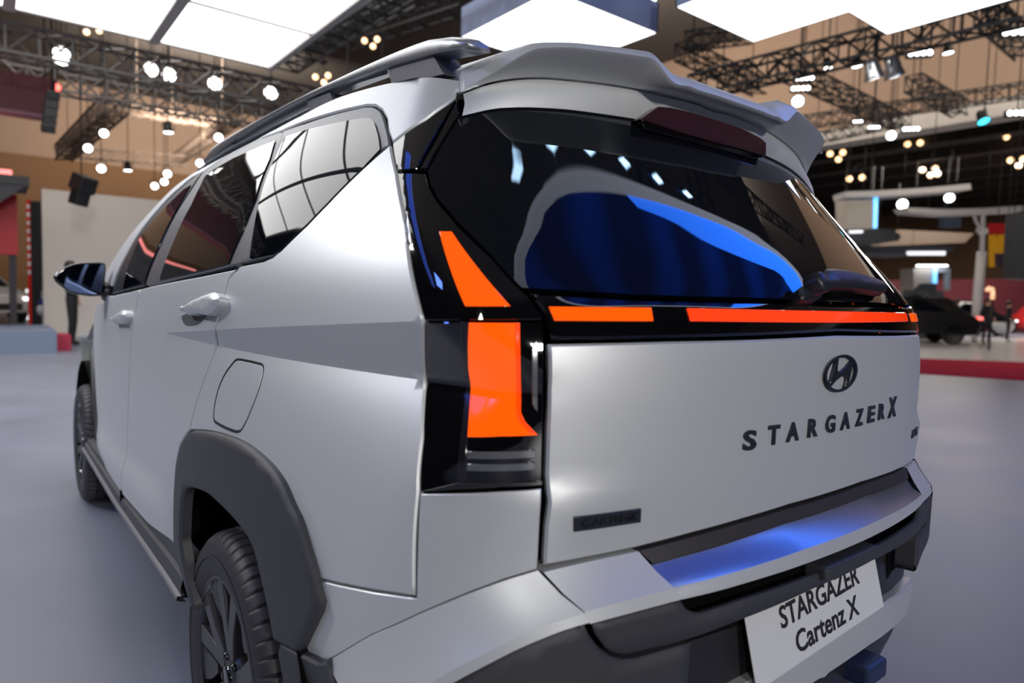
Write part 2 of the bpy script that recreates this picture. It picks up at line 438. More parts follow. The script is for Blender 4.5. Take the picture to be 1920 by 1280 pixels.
fender = uvpanel('front_fender', fen, s0, PAINT, car, g=.03); mirrored(fender)
# ---- arch cladding, rear: outer edge as traced, inner edge traced
so = SIDE(.016)
arch_in_px = S(K('A', (780, 1130), (762, 1030), (740, 930), (705, 800), (650, 715), (560, 625), (520, 600), (480, 590), (462, 610), (455, 680), (452, 780)))
outer_px = K('W', (920, 1055), (1055, 770), (1072, 690), (1025, 500))+ARCHO[1:]
ao = [so.px(p) for p in outer_px]; ai = [so.px(p) for p in arch_in_px]
front_edge = [so.px(p) for p in reversed(AF)]
ai_f = [so.px(p) for p in K('A', (438, 840), (462, 915), (490, 1015), (500, 1020), (482, 940), (464, 860))]
arch = uvpanel('wheel_arch_cladding', ao+front_edge+ai_f+list(reversed(ai)), so, CLAD, car, th=.020, g=.018, r=.006, shrink=0, soft=True,
               lift=lambda P: .004*sm(.62, .40, np.hypot(P[:, 1], P[:, 2]-.33)))
mirrored(arch)
# front arch
fo = [(2.78+.50*math.cos(a), .36+.47*math.sin(a)) for a in np.linspace(-.12, math.pi+.12, 30)]
fi = [(2.78+.405*math.cos(a), .33+.40*math.sin(a)) for a in np.linspace(-.05, math.pi+.05, 30)]
fa = uvpanel('wheel_arch_cladding', fo+list(reversed(fi)), so, CLAD, car, th=.025, g=.03, r=.006, shrink=0, soft=True); mirrored(fa)
# ---- sill cladding
ys = np.linspace(.27, 2.34, 14)
zt_ = lambda y: .494-.055*np.clip((y-.4)/.9, 0, 1)-.018*np.clip((y-1.3)/.9, 0, 1)
zl_ = lambda y: .408-.03*np.clip((y-.4)/.9, 0, 1)
prof = [(-.855, 1.05), (-.893, .98), (-.897, .60), (-.905, .52), (-.911, .22), (-.906, .0), (-.87, -.10), (-.80, -.15)]
sill = loft('sill_cladding', [[(x, y, zl_(y)+t*(zt_(y)-zl_(y))) for y in ys] for x, t in prof], CLAD, car, toward=(-3, 1, .5), sharp=(1, 2, 3, 4, 5)); mirrored(sill)
lip = loft('sill_lip', [[(x, y, zl_(y)+t) for y in ys] for x, t in [(-.900, .004), (-.918, .006), (-.920, -.004), (-.897, -.014)]], mat('sill_lip_grey', (.16, .16, .17), .4), sill, toward=(-3, 1, .5)); mirrored(lip)
jt = box('sill_joint', (-.9095, 1.215, .385), (-.88, 1.219, .445), VOID, sill)

# ---- greenhouse: frames, windows, cant rail
sf = SIDE(-.004); sg = SIDE(-.012)
WIN3 = K('3', (100, 1155), (345, 312), (500, 262), (620, 232), (850, 187))+S(K('3', (850, 187), (920, 182), (955, 205), (975, 260), (990, 320), (1000, 400)))+K('3', (880, 527), (640, 767), (500, 912), (310, 1095), (280, 1115))
FR3 = K('3', (0, 1200), (40, 1190), (340, 270), (500, 215), (700, 150), (900, 102))+S(K('3', (900, 102), (960, 105), (1010, 140), (1040, 220), (1062, 310), (1070, 366)))+K('3', (1005, 408), (880, 530), (640, 770), (500, 915), (310, 1100), (260, 1135))
frame3, _ = sidepanel('quarter_window_frame', FR3, FRAME, car, off=-.004, creases=False, g=.02, r=.003)
win3, _ = sidepanel('quarter_window', WIN3, TINT, frame3, off=.0005, creases=False, g=.012, r=0, th=.004)
WIN2 = K('2', (460, 1145), (560, 870), (690, 600), (800, 375))+K('2', (850, 340), (1000, 255), (1200, 165), (1305, 125), (1265, 260), (1160, 550), (1075, 760), (960, 1025), (800, 1068), (600, 1112))
FR2 = K('2', (385, 1190), (360, 1182), (480, 880), (700, 480), (790, 350))+K('2', (850, 310), (1000, 215), (1200, 115), (1355, 60), (1370, 75), (1290, 290), (1160, 720), (1115, 990), (1050, 1030), (800, 1090), (600, 1135))
frame2, frame2r = sidepanel('rear_door_window_frame', FR2, FRAME, rear_door, off=-.0035, creases=False, g=.02)
win2, _ = sidepanel('rear_door_window', WIN2, TINT, rear_door, off=.0006, creases=False, g=.015, r=0, th=.004)
FR1 = K('2', (350, 1190), (475, 880), (690, 480), (770, 360))+K('2', (700, 405), (520, 565), (400, 700), (285, 855), (200, 1010), (150, 1130), (115, 1245))
WIN1 = K('2', (350, 1165), (460, 880), (580, 640), (690, 450), (640, 480), (520, 595), (400, 730), (310, 850), (260, 970), (195, 1215))
frame1, _ = sidepanel('front_door_window_frame', FR1, CLAD2, front_door, off=-.0035, creases=False, g=.03)
win1, _ = sidepanel('front_door_window', WIN1, TINT, front_door, off=.0006, creases=False, g=.02, r=0, th=.004)
# cant rail: from the D pillar along the roof edge to the foot of the A pillar
cant_low = K('1', (1310, 765), (1280, 690), (1270, 600), (1235, 540), (1190, 510), (1130, 508), (980, 540), (750, 605), (560, 675))+K('2', (1350, 58), (1200, 112), (1000, 212), (850, 305), (780, 355), (690, 400), (510, 560), (395, 690), (275, 855), (190, 1010), (110, 1190))
sc0 = SIDE(0.); cl = [sc0.px(p) for p in cant_low]
topz = lambda y: np.interp(y, [-.46, -.35, -.2, 0, .4, .9, 1.25, 1.5, 1.75, 2.0, 2.3, 2.6], [1.553, 1.578, 1.594, 1.609, 1.626, 1.634, 1.622, 1.575, 1.47, 1.375, 1.255, 1.13])
dp = [sc0.px(p) for p in K('1', (1310, 768), (1550, 600), (1700, 495), (1758, 452), (1772, 400))]
ct = [(y, float(topz(y))) for y in np.r_[np.linspace(2.45, 1.2, 16), np.linspace(1.1, -.44, 22)]]
cl2 = [c for c in cl if c[0] < 2.4]
cant = uvpanel('cant_rail', cl2+ct+list(reversed(dp))[:-1], sc0, PAINT, car, g=.018, shrink=.001, th=.02); mirrored(cant)
# roof, windscreen, bonnet
def roofz(x, y): return float(topz(y))+.058*(1-(x/.62)**2)
xs = np.linspace(-.625, .625, 15); yr = np.linspace(-.33, 1.38, 16)
loft('roof_panel', [[(x*float(1+.02*(y > 0)), y, roofz(x, y)-.004) for x in xs] for y in yr], PAINT, car, toward=(0, .5, 9))
loft('windscreen', [[(x*(1+.16*t), 1.40+1.12*t+.0-.10*(x/.62)**2*t, 1.662*(1-t)+1.10*t-.055*(x/.62)**2+.03*math.sin(math.pi*t)) for x in xs] for t in np.linspace(0, 1, 8)], TINT, car, toward=(0, 5, 9))
loft('bonnet', [[(x*1.25, 2.50+1.08*t-.14*(x/.62)**2*t, 1.10-.13*t-.10*t**3-.035*(x/.62)**2) for x in xs] for t in np.linspace(0, 1, 8)], PAINT, car, toward=(0, 3, 9))
loft('front_bumper', [[(x*1.30*(1-.03*t), 3.58+.08*math.sin(math.pi*min(1, t+.2))-.17*abs(x/.62)**2.5, .87-.62*t) for x in xs] for t in np.linspace(0, 1, 8)], PAINT, car, toward=(0, 9, .5))

# ---- D pillar black garnish and lamp garnish
DP = K('1', (1312, 772), (1550, 606), (1700, 500), (1756, 458), (1480, 952), (1345, 963))
cs = CORN(0.)
dpg = panel('pillar_garnish', DP, CORN(-.002), GLOSSB, car, mirror=True, g=.012, r=.0015, shrink=.001)
DP2 = K('1', (1760, 458), (1768, 470), (1776, 575), (1655, 770), (1545, 958), (1490, 955), (1600, 760), (1700, 570))
panel('pillar_edge_trim', DP2, CORN(-.006), GLOSSB, dpg, g=.012, r=.003, shrink=.001)
UL = K('1', (1347, 972))+K('3', (1160, 830), (1200, 1060))+[(761, 400), (795, 602)]+K('L', (290, 478), (480, 477), (660, 474), (655, 450), (600, 370), (565, 338), (500, 272), (430, 192))+[(860, 423), (845, 404), (821, 377), (804, 347), (798, 324)]
ul = panel('upper_tail_lamp', UL, CORN(-.005), GLOSSB, car, g=.010, r=.0015, shrink=.001); ulr = mirrored(ul)
LL = K('L', (132, 482), (290, 480), (480, 480), (663, 480), (663, 800), (658, 1205), (480, 1212), (280, 1222), (112, 1238), (125, 950), (137, 730))
ll = panel('tail_lamp', LL, CORN(-.005), GLOSSB, car, g=.010, r=.0015, shrink=.001); llr = mirrored(ll)
def lens(name, tagp, m, par, parr, off=-.002, **kw):
    o = panel(name, tagp, CORN(off), m, par, g=.010, shrink=0, r=.001, th=.004, **kw); mirrored(o, parr); return o
lens('orange_lens', K('L', (330, 485), (557, 485), (559, 700), (561, 885), (580, 925), (637, 985), (480, 990), (322, 992), (326, 700)), ORANGE, ll, llr)
lens('orange_lens_rib', K('L', (535, 490), (556, 490), (558, 700), (560, 887), (578, 925), (628, 980), (606, 980), (558, 930), (541, 890), (538, 700)), mat('lit_orange_rib', (.5, .02, 0), .15, emit=(1, .06, .001), es=.95, coat=.5), ll, llr, off=.0005)
lens('orange_triangle_lens', K('L', (197, 78), (253, 78), (515, 410), (312, 410)), ORANGE, ul, ulr)
lens('clear_reflector', K('L', (610, 600), (622, 575), (635, 565), (635, 880), (622, 868), (611, 845)), LAMPGREY, ll, llr)
lens('reversing_strip', K('L', (322, 1056), (627, 1050), (627, 1085), (320, 1090)), LAMPGREY, ll, llr)
lens('reversing_strip', K('L', (320, 1112), (625, 1106), (625, 1140), (320, 1145)), LAMPGREY, ll, llr)
lens('lamp_frame', K('L', (288, 482), (328, 482), (322, 1000), (318, 1195), (278, 1200)), mat('lamp_inner_frame', (.012, .010, .014), .15, coat=.6), ll, llr, off=-.0035)
lens('lamp_bottom_trim', K('L', (112, 1236), (278, 1196), (480, 1194), (658, 1190), (656, 1208), (480, 1216), (280, 1226)), CLAD2, ll, llr, off=-.002)

# ---- tailgate
TG_L = [(1024, 640), (1023, 800), (1022, 913), (1019, 990), (1016, 1065)]
TGB = [(1016, 1066), (1100, 1050), (1198, 1030), (1300, 1003), (1396, 976), (1480, 950)]
rs = REAR()
zc_top = REAR().px((1583, 625))[1]; zc_bot = .782
top_uv = [(0., zc_top)]+[rs.px(p) for p in [(1400, 633), (1250, 636), (1120, 639), (1024, 641)]]
left_uv = [rs.px(p) for p in TG_L]; bot_uv = [rs.px(p) for p in TGB[1:]]
def halfpanel(name, uv, surf, m, parent, **kw):
    full = list(uv)+[(-a, b) for a, b in reversed(uv) if abs(a) > 1e-6]
    return uvpanel(name, full, surf, m, parent, **kw)
bot_uv = [b for b in bot_uv if b[0] < -.05]
zc_bot = bot_uv[-1][1]
tg = halfpanel('tailgate', top_uv+left_uv[1:]+bot_uv+[(0., zc_bot)], rs, PAINT, car, g=.02, r=.004, shrink=.003)
# black light bar panel across the tailgate
def cz(px, off=0.): return REAR(off).px(px)
BP_T = [(0., cz((1580, 571))[1])]+[cz(p) for p in [(1440, 564), (1300, 561), (1200, 558), (1080, 551), (990, 546)]]
BP_L = [cz(p) for p in K('L', (600, 362), (660, 440), (672, 480), (690, 560))]
BP_B = [cz(p) for p in [(1034, 637), (1120, 637), (1250, 634), (1400, 630)]]
bar = halfpanel('light_bar_panel', BP_T+BP_L+BP_B+[(0., zc_top+.004)], REAR(.002), GLOSSB, tg, g=.014, r=.004)
r4 = REAR(.006)
cb = [r4.px(p) for p in [(1290, 577), (1297, 601)]]
zt0, zb0 = cb[0][1], cb[1][1]
ztc = r4.px((1580, 583))[1]; zbc = r4.px((1580, 604))[1]
seg = [(0., ztc), (cb[0][0]*.5, (ztc+zt0)/2), cb[0], cb[1], (cb[1][0]*.5, (zbc+zb0)/2), (0., zbc)]
halfpanel('light_bar_lens', seg, r4, REDLIT, tg, g=.012, r=.001, shrink=0, th=.004)
e = panel('light_bar_end_lens', [(1030, 574), (1222, 576), (1226, 601), (1041, 600)], r4, ORANGE, tg, g=.012, r=.001, shrink=0, th=.004); mirrored(e, tg)
# rear window
GL = [(1690, 573)]
g_top = K('5', (112, 655), (350, 598), (600, 590), (900, 605), (1500, 690))
g_left = K('1', (1778, 585), (1660, 770), (1556, 960))+[(806, 345), (823, 375), (847, 402), (862, 420)]+K('L', (432, 188), (502, 268), (566, 332))
zg_top = 1.534
gt_uv = [cz(p) for p in g_top[1:]]; gl_uv = [cz(p) for p in g_left]; gb_uv = [(a, b+.004) for a, b in reversed(BP_T)]
gt_uv = [p for p in gt_uv if p[0] < -.05]
glass = halfpanel('rear_window', [(0., zg_top)]+list(reversed(gt_uv))+gl_uv+gb_uv[1:-1]+[(0., BP_T[0][1]+.004)], REAR(-.001), TINT, tg, g=.012, r=0, shrink=.001)

# ---- roof spoiler, header, high brake lamp
def plane_surf(fy): return Surf('rear', 0., lambda x, y, z: y-fy(np.abs(x)))
SU = plane_surf(lambda a: -.553+.28*a**2)
SE = plane_surf(lambda a: -.622+.29*a**2+.072*sm(.49, .593, a))
ST = plane_surf(lambda a: -.585+.29*a**2+.085*sm(.49, .60, a))
def rail_x(surf, pxs, n=64, x0=None, spline=True):
    p = surf.pts(S(pxs) if spline else pxs); p = p[p[:, 0] < -.01]; p = p[np.argsort(p[:, 0])]
    x0 = p[0, 0] if x0 is None else x0
    t = np.linspace(0, 1, n); xs = x0*(1-t); out = np.stack([xs, np.interp(xs, p[:, 0], p[:, 1]), np.interp(xs, p[:, 0], p[:, 2])], -1)
    return out
U_px = K('5', (130, 465), (300, 402), (450, 370), (600, 354), (750, 352), (900, 362), (1200, 395), (1500, 445), (1920, 545))+K('6', (650, 442))
E_px = K('5', (128, 445), (350, 320), (600, 165), (650, 138), (700, 126), (850, 118), (1000, 121), (1300, 158), (1590, 200), (1625, 215), (1740, 370), (1790, 412), (1920, 440))+K('6', (500, 262), (700, 335))
T_px = K('5', (116, 290), (200, 250), (450, 150), (640, 88), (750, 80), (1000, 85), (1300, 115), (1585, 155), (1620, 180), (1745, 325), (1780, 340), (1920, 375))+K('6', (500, 205), (760, 300))
rU = rail_x(SU, U_px); rE = rail_x(SE, E_px, spline=False); rT = rail_x(ST, T_px, spline=False)
def blur(r, k=2):
    q = r.copy()
    for _ in range(k): q[1:-1, 2] = .25*q[:-2, 2]+.5*q[1:-1, 2]+.25*q[2:, 2]
    q[-1, 2] = q[-2, 2]; return q
rE = blur(rE, 1); rT = blur(rT, 1)
mid = rE*.6+rT*.4; mid[:, 1] -= .001; mid[:, 2] += .005
rF = rT.copy(); rF[:, 1] = np.maximum(rT[:, 1]+.16, -.40); rF[:, 2] = np.maximum(rT[:, 2]+.012, 0)
tE = rE.copy(); tE[:, 2] -= .006; tE[:, 1] += .006
spo = loft('roof_spoiler', [rU+np.array([0, .03, .004]), rU, tE, rE, mid, rT, rF], PAINT, car, toward=(0, -5, 1.62), sharp=(1, 3), full=True)
# side cheek of the spoiler
for s in (-1, 1):
    a = [rU[0], tE[0], rE[0], mid[0], rT[0], rF[0]]; c = np.mean(a, 0)+np.array([.02, .06, -.01])
    V = [v*np.array([-s, 1, 1]) for v in a]+[c*np.array([-s, 1, 1])]
    obj('spoiler_cheek', mesh('spoiler_cheek', V, [(i, i+1, 6) for i in range(5)], False), PAINT, spo)
G3 = np.array([Surf('rear').P(np.array([u]), np.array([v]))[0] for u, v in [gl_uv[0]]+gt_uv+[(0., zg_top)]])
tt = np.linspace(0, 1, 64); gx = np.interp(tt, [0, 1], [-.606, 0.]); o_ = np.argsort(G3[:, 0]); G3 = G3[o_]
gz = np.interp(gx, G3[:, 0], G3[:, 2]); 
for _ in range(6): gz[1:-1] = .25*gz[:-2]+.5*gz[1:-1]+.25*gz[2:]
rG = np.stack([gx, Rrear(gx, gz)-.004, gz], -1)
rU2 = rU.copy(); rU2[:, 2] -= .0035; rU2[:, 1] += .004
mb = rU2*.5+rG*.5; mb[:, 1] -= .006
rG0 = rG+np.array([0, .03, -.002])
head = loft('header_panel', [rU2+np.array([0, .03, 0]), rU2, mb, rG, rG0], PAINT, tg, toward=(0, -5, 1.5), sharp=(1, 3), full=True)
# dark ceramic band at the top of the window
SB = plane_surf(lambda a: -.577+.22*a**2)
BLK = K('6', (90, 527), (240, 425), (330, 432), (500, 470), (700, 530), (900, 597), (1060, 678), (1098, 715), (1096, 822), (700, 715), (400, 630))
bl = panel('high_brake_lamp', BLK, SB, BRAKE, tg, g=.012, r=.002, shrink=0, th=.05)
panel('brake_lamp_base', K('6', (96, 535), (400, 637), (700, 722), (1094, 828), (1000, 842), (700, 760), (400, 682), (125, 605)), plane_surf(lambda a: -.574+.22*a**2), GLOSSB, bl, g=.012, r=.002, shrink=0, th=.05)

# ---- bumper: upper corner wall, ledge, black lower part
BC = K('4', (788, 143), (950, 143), (1100, 140), (1300, 127), (1525, 108), (1515, 300), (1500, 600), (1400, 630), (1300, 660), (1100, 733), (950, 795), (800, 858), (650, 928), (500, 992), (360, 1075), (235, 1150), (165, 1160), (62, 1100), (120, 980), (170, 890), (183, 800), (150, 655), (300, 693), (450, 723), (600, 748), (767, 770), (775, 450))
bumper = panel('rear_bumper', BC, CORN(0.), PAINT, car, g=.016, r=.0015, shrink=.001)
bum_r = mirrored(bumper)
def rail(surf, pxs, n=48): return resample(surf.pts(S(pxs)), n=n)
A_px = K('4', (1500, 606), (1400, 636), (1300, 667), (1100, 740), (950, 802), (800, 865), (650, 935), (500, 999), (360, 1080), (235, 1156))
B_px = K('4', (1780, 862), (1640, 905), (1500, 950), (1350, 1020), (1200, 1095), (1000, 1195), (860, 1280), (700, 1370), (560, 1450), (440, 1530))
C_px = K('4', (1822, 915), (1700, 950), (1600, 985), (1400, 1068), (1200, 1168), (990, 1280), (850, 1360), (700, 1450), (560, 1545), (470, 1610))
rA = rail(CORN(.002), A_px); rB = rail(CORN(.046), B_px); rC = rail(CORN(.049), C_px)
rA0 = rA-np.array([0, 0, 0]); inn = rA.copy(); inn[:, 2] += .0; inn[:, 0] += .03; inn[:, 1] += .03
mAB = rA*.5+rB*.5; mAB[:, 2] -= .004
led = loft('bumper_ledge', [inn, rA, mAB, rB, rC], PAINT, bumper, toward=(-4, -4, 3), sharp=(1, 3)); mirrored(led, bum_r)
# tailgate ledge on its side of the gap
A2 = K('B', (48, 588), (250, 540), (498, 488))
B2 = K('B', (242, 775), (450, 720), (670, 662))
C2 = K('B', (270, 832), (500, 770), (705, 715))
rs0, rs1, rs2, rs3 = REAR(.002), REAR(.012), REAR(.044), REAR(.048)
a2 = rail(rs0, A2, 14); b2 = rail(rs2, B2, 14); c2 = rail(rs3, C2, 14)
m2_ = a2*.5+b2*.5; m2_[:, 2] -= .003
lg = loft('tailgate_ledge', [a2+np.array([0, .03, 0]), a2, m2_, b2, c2], PAINT, tg, toward=(-2, -4, 3), sharp=(1, 3)); mirrored(lg, tg)
def half_rail(surf, pxs, n=28, zc=None):
    p = surf.pts(S(pxs)); p = p[p[:, 0] < -.04]; p = p[np.argsort(p[:, 0])]
    xs = np.linspace(p[0, 0], 0, n); z = np.interp(xs, p[:, 0], p[:, 2]); return np.array([surf.P(np.array([x]), np.array([zz]))[0] for x, zz in zip(xs, z)])
STP = K('B', (502, 487), (750, 422), (1000, 350), (1200, 290))
SBT = K('B', (567, 547), (740, 500), (900, 455), (1100, 388), (1200, 352))
INB = K('B', (670, 660), (840, 617), (1000, 572), (1150, 525), (1300, 473))
INC = K('B', (705, 716), (850, 682), (1000, 640), (1200, 578), (1350, 525))
h1 = half_rail(rs0, STP); h2 = half_rail(rs1, SBT); h3 = half_rail(rs2, INB); h4 = half_rail(rs3, INC)
h2b = h2+np.array([0, .004, -.003])
loft('step_strip', [h1+np.array([0, .03, 0]), h1, h2, h2+np.array([0, .02, -.01])], STRIP, tg, toward=(0, -5, 2), sharp=(1, 2), full=True)
mi = h2b*.6+h3*.4; mi[:, 2] -= .006
ins = loft('steel_sill_plate', [h2b, mi, h3], INSERT, tg, toward=(0, -5, 3), full=True)
loft('tailgate_lip', [h3+np.array([0, .003, .001]), h3+np.array([0, -.001, -.002]), h4], PAINT, tg, toward=(0, -5, 1), full=True)
# black slot and cladding on the tailgate
SL = K('B', (705, 718), (850, 684), (1000, 642), (1200, 580), (1350, 527))
slz = [rs3.px(p) for p in SL]; slz = [p for p in slz if p[0] < -.03]
slb = [rs3.px(p) for p in K('B', (708, 724), (735, 765), (770, 780), (800, 782), (1000, 716), (1200, 650), (1345, 596))]; slb = [p for p in slb if p[0] < -.03]
halfpanel('grip_slot', [(0., slz[-1][1]+.01)]+[(a, b+.01) for a, b in reversed(slz)]+[(-.47, .660)]+[(0., .652)], REAR(.014), VOID, tg, g=.03, r=0, th=.004, shrink=0)
tcl = [rs3.px(p) for p in K('B', (705, 720), (500, 774), (278, 836), (292, 885), (345, 958), (390, 980), (440, 987), (640, 942), (790, 898), (965, 830), (1150, 757), (1330, 674))]
tcl = [p for p in tcl if p[0] < -.03]
cz0 = tcl[-1][1]
tclad = halfpanel('tailgate_cladding', [(0., slb[-1][1])]+list(reversed(slb))+tcl+[(0., cz0)], rs3, CLAD, tg, g=.02, r=.004, th=.006, soft=True)
box('tailgate_grip', (-.105, -.915, slb[-1][1]-.012), (.105, -.87, slb[-1][1]+.012), CLAD, tg, bev=.006)
# lower bumper: black corner, plate recess, silver skid garnish
cb5 = CORN(.050)
LB = K('4', (1820, 918), (1700, 953), (1600, 988), (1400, 1071), (1200, 1171), (990, 1283), (850, 1363), (700, 1453), (560, 1548), (470, 1610), (520, 1720), (700, 1600), (1150, 1480), (1640, 1420), (2120, 1370), (2400, 1360))+K('B', (740, 1180), (760, 920), (640, 955), (490, 998), (430, 1002), (375, 988), (320, 950), (275, 890), (246, 838))
lbc = panel('bumper_corner_cladding', LB, cb5, CLAD, bumper, g=.022, r=.005, th=.04, soft=True); mirrored(lbc, bum_r)
WF = K('W', (770, 975), (920, 1058), (1060, 1128), (1120, 1120))+K('4', (270, 1280), (300, 1360), (200, 1480))+K('W', (760, 1480), (790, 1240), (755, 1050))
panel('arch_rear_flap', WF, SIDE(.016), CLAD, bumper, mirror=True, g=.02, r=.004, th=.04)
halfpanel('bumper_backing', [(0., .76), (-.69, .76), (-.69, .32), (0., .32)], REAR(-.04), VOID, bumper, g=.05, r=0, th=.01, shrink=0)
for sx in (1, -1): uvpanel('recess_side', [(sx*.385, .72), (sx*.66, .72), (sx*.66, .42), (sx*.385, .42)], REAR(-.006), VOID, bumper, g=.05, r=0, th=.01, shrink=0)
halfpanel('plate_recess', [(0., .70), (-.30, .70), (-.435, .66), (-.43, .40), (0., .40)], REAR(-.03), CLAD, bumper, g=.03, r=.003, th=.01)
recz = [(.30, .44)]
gt = [REAR(.018).px(p) for p in K('B', (1400, 905), (1500, 842), (1600, 777), (1700, 708), (1745, 678), (1812, 610))]
gb = [REAR(.018).px(p) for p in K('B', (1830, 690), (1765, 800), (1690, 872), (1590, 945), (1500, 1008), (1400, 1076))]
z1, z2 = gt[0][1], gb[-1][1]
gpoly = [(0., z1-.002)]+[(-a, b) for a, b in gt]+[(-a, b) for a, b in gb]+[(0., z2-.004)]
gpoly = [(max(-.63, a), b) for a, b in gpoly]; print('gpoly', np.round(gpoly, 3).tolist())
halfpanel('skid_garnish', gpoly, REAR(.018), PAINT, bumper, g=.02, r=.005, th=.05)
tu = np.linspace(.55*math.radians(16), .55*math.radians(116.4), 40); rl = []
for zz, of in ((.60, -.012), (.50, -.004), (.42, -.004), (.32, -.02), (.26, -.10)):
    p_ = CORN(of).P(tu, np.full(40, zz)); p_[-1, 0] = 0.; rl.append(p_)
lv = loft('lower_valance', rl, CLAD2, bumper, toward=(-3, -4, .4)); mirrored(lv, bum_r)
for s in (-1, 1):
    x = s*(gt[2][0]*.92); box('diffuser_fin', (x-.045, float(Rrear(np.array(x), np.array(.4)))-.045, gb[2][1]-.045), (x+.045, -.76, gb[2][1]-.002), mat('fin_blue_black', (.02, .03, .07), .35), bumper, bev=.008)
for px in [(1350.5, 1238)]:
    p = hit(REAR(-.029).F, *px)
    for s in (1, -1):
        lathe('parking_sensor', [(0., -.002), (.008, -.002), (.0105, .001), (.0125, .001), (.0135, -.002)], CLAD2, bumper, 24, 'y', (s*p[0], p[1]-.003, p[2]))
# number plate
pu_ = np.array([0, .025, .109]); pu_ /= np.linalg.norm(pu_); pb0 = np.array([0, -.872, .5205]); pn = np.cross(np.array([1., 0, 0]), pu_)
plM = Matrix(((1, pu_[0], pn[0], pb0[0]), (0, pu_[1], pn[1], pb0[1]), (0, pu_[2], pn[2], pb0[2]), (0, 0, 0, 1))) @ Matrix.Rotation(math.radians(2.2), 4, 'Z') @ Matrix.Translation((0, -.010, 0))
def on_plate(px, py):
    d = raydir(px, py); n = pn; t = (pb0-CAM) @ n/(d @ n); p = CAM+t*d; return float(p[0]), float((p-pb0) @ pu_)
me = boxm('number_plate', (-.245, 0, -.004), (.245, .152, .0), .002); me.transform(plM); plate = obj('number_plate', me, PLATE, car)
def fit_text(s, x0, x1, y0, y1, ext, M, m, parent, off=.0, name='lettering'):
    me = text_mesh(s, 1., .5, off); c = np.array([v.co for v in me.vertices]); lo, hi = c.min(0), c.max(0)
    S_ = Matrix.Translation((x0, y0, 0)) @ Matrix.Diagonal(((x1-x0)/(hi[0]-lo[0]), (y1-y0)/(hi[1]-lo[1]), ext*2/(hi[2]-lo[2]), 1)) @ Matrix.Translation((-lo[0], -lo[1], -(lo[2]+hi[2])/2))
    me.transform(M @ S_); return obj(name, me, m, parent)
q = [on_plate(*p) for p in [(1468, 1177), (1613, 1092), (1471, 1134), (1600, 1063), (1497, 1225), (1611, 1152), (1505, 1182), (1603, 1117)]]
fit_text('STARGAZER', -.145, .160, .073, .113, .0012, plM, PLATETXT, plate, .018, 'plate_lettering')
fit_text('Cartenz X', -.108, .136, .017, .057, .0012, plM, PLATETXT, plate, .018, 'plate_lettering')
# ---- badges
def surf_letter(ch, px_l, px_r, cap, par=tg, m=BADGE, lean=0.):
    s_ = REAR(.003); a = s_.px(px_l); b = s_.px(px_r); x0, x1 = a[0], b[0]; z0 = (a[1]+b[1])/2
    xm = (x0+x1)/2; y = float(Rrear(np.array(xm), np.array(z0+cap/2))); dy = float(Rrear(np.array(xm+.01), np.array(z0))-Rrear(np.array(xm-.01), np.array(z0)))/.02
    ex = np.array([1, dy, 0]); ex /= np.linalg.norm(ex); ez = np.array([0, 0, 1.]); en = np.cross(ex, ez)
    Mx = Matrix(((ex[0], 0, en[0], xm), (ex[1], 0, en[1], y), (0, 1, en[2], z0), (0, 0, 0, 1)))
    w = (x1-x0)/2
    return fit_text(ch, -w, w, 0, cap, .003, Mx, m, par, .03, 'badge_letter')
LT = [('S', 165, 288, 1010), ('T', 395, 502, 958), ('A', 568, 680, 926), ('R', 765, 852, 886), ('G', 928, 1013, 848), ('A', 1068, 1150, 816), ('Z', 1207, 1270, 782), ('E', 1318, 1378, 750), ('R', 1417, 1470, 722), ('X', 1507, 1575, 702)]
for ch, a, b, y in LT:
    sl = -.12*(b-a)
    surf_letter(ch, K('G', (a, y-sl*.2))[0], K('G', (b, y+sl*.9))[0], .034 if ch != 'X' else .044)
surf_letter('IVT', K('G', (1725, 885))[0], K('G', (1775, 868))[0], .020)
CB = K('B', (195, 328), (513, 288), (511, 352), (195, 398))
cbp = panel('trim_badge', CB, REAR(.004), BADGE, tg, g=.02, r=.001, th=.005, shrink=0)
s_ = REAR(.005)
c0 = s_.px(K('B', (222, 378))[0]); c1 = s_.px(K('B', (492, 340))[0]); c2_ = s_.px(K('B', (222, 340))[0]); xm = (c0[0]+c1[0])/2; zz = (c0[1]+c1[1])/2
dy = float(Rrear(np.array(xm+.05), np.array(zz))-Rrear(np.array(xm-.05), np.array(zz)))/.1; ex = np.array([1, dy, 0]); ex /= np.linalg.norm(ex); en = np.cross(ex, (0, 0, 1)); yb = float(Rrear(np.array(xm), np.array(zz)))-.0045
Mx = Matrix(((ex[0], 0, en[0], xm), (ex[1], 0, en[1], yb), (0, 1, en[2], zz), (0, 0, 0, 1))); wh = (c1[0]-c0[0])/2; ch_ = c2_[1]-c0[1]
TXD = mat('badge_text_black', (.006, .006, .008), .35)
fit_text('C', -wh, -wh*.70, 0, ch_, .0012, Mx, TXD, cbp, .02, 'badge_letter')
fit_text('ARTENZ', -wh*.64, wh, ch_*.12, ch_*.92, .0012, Mx, TXD, cbp, .02, 'badge_letter')
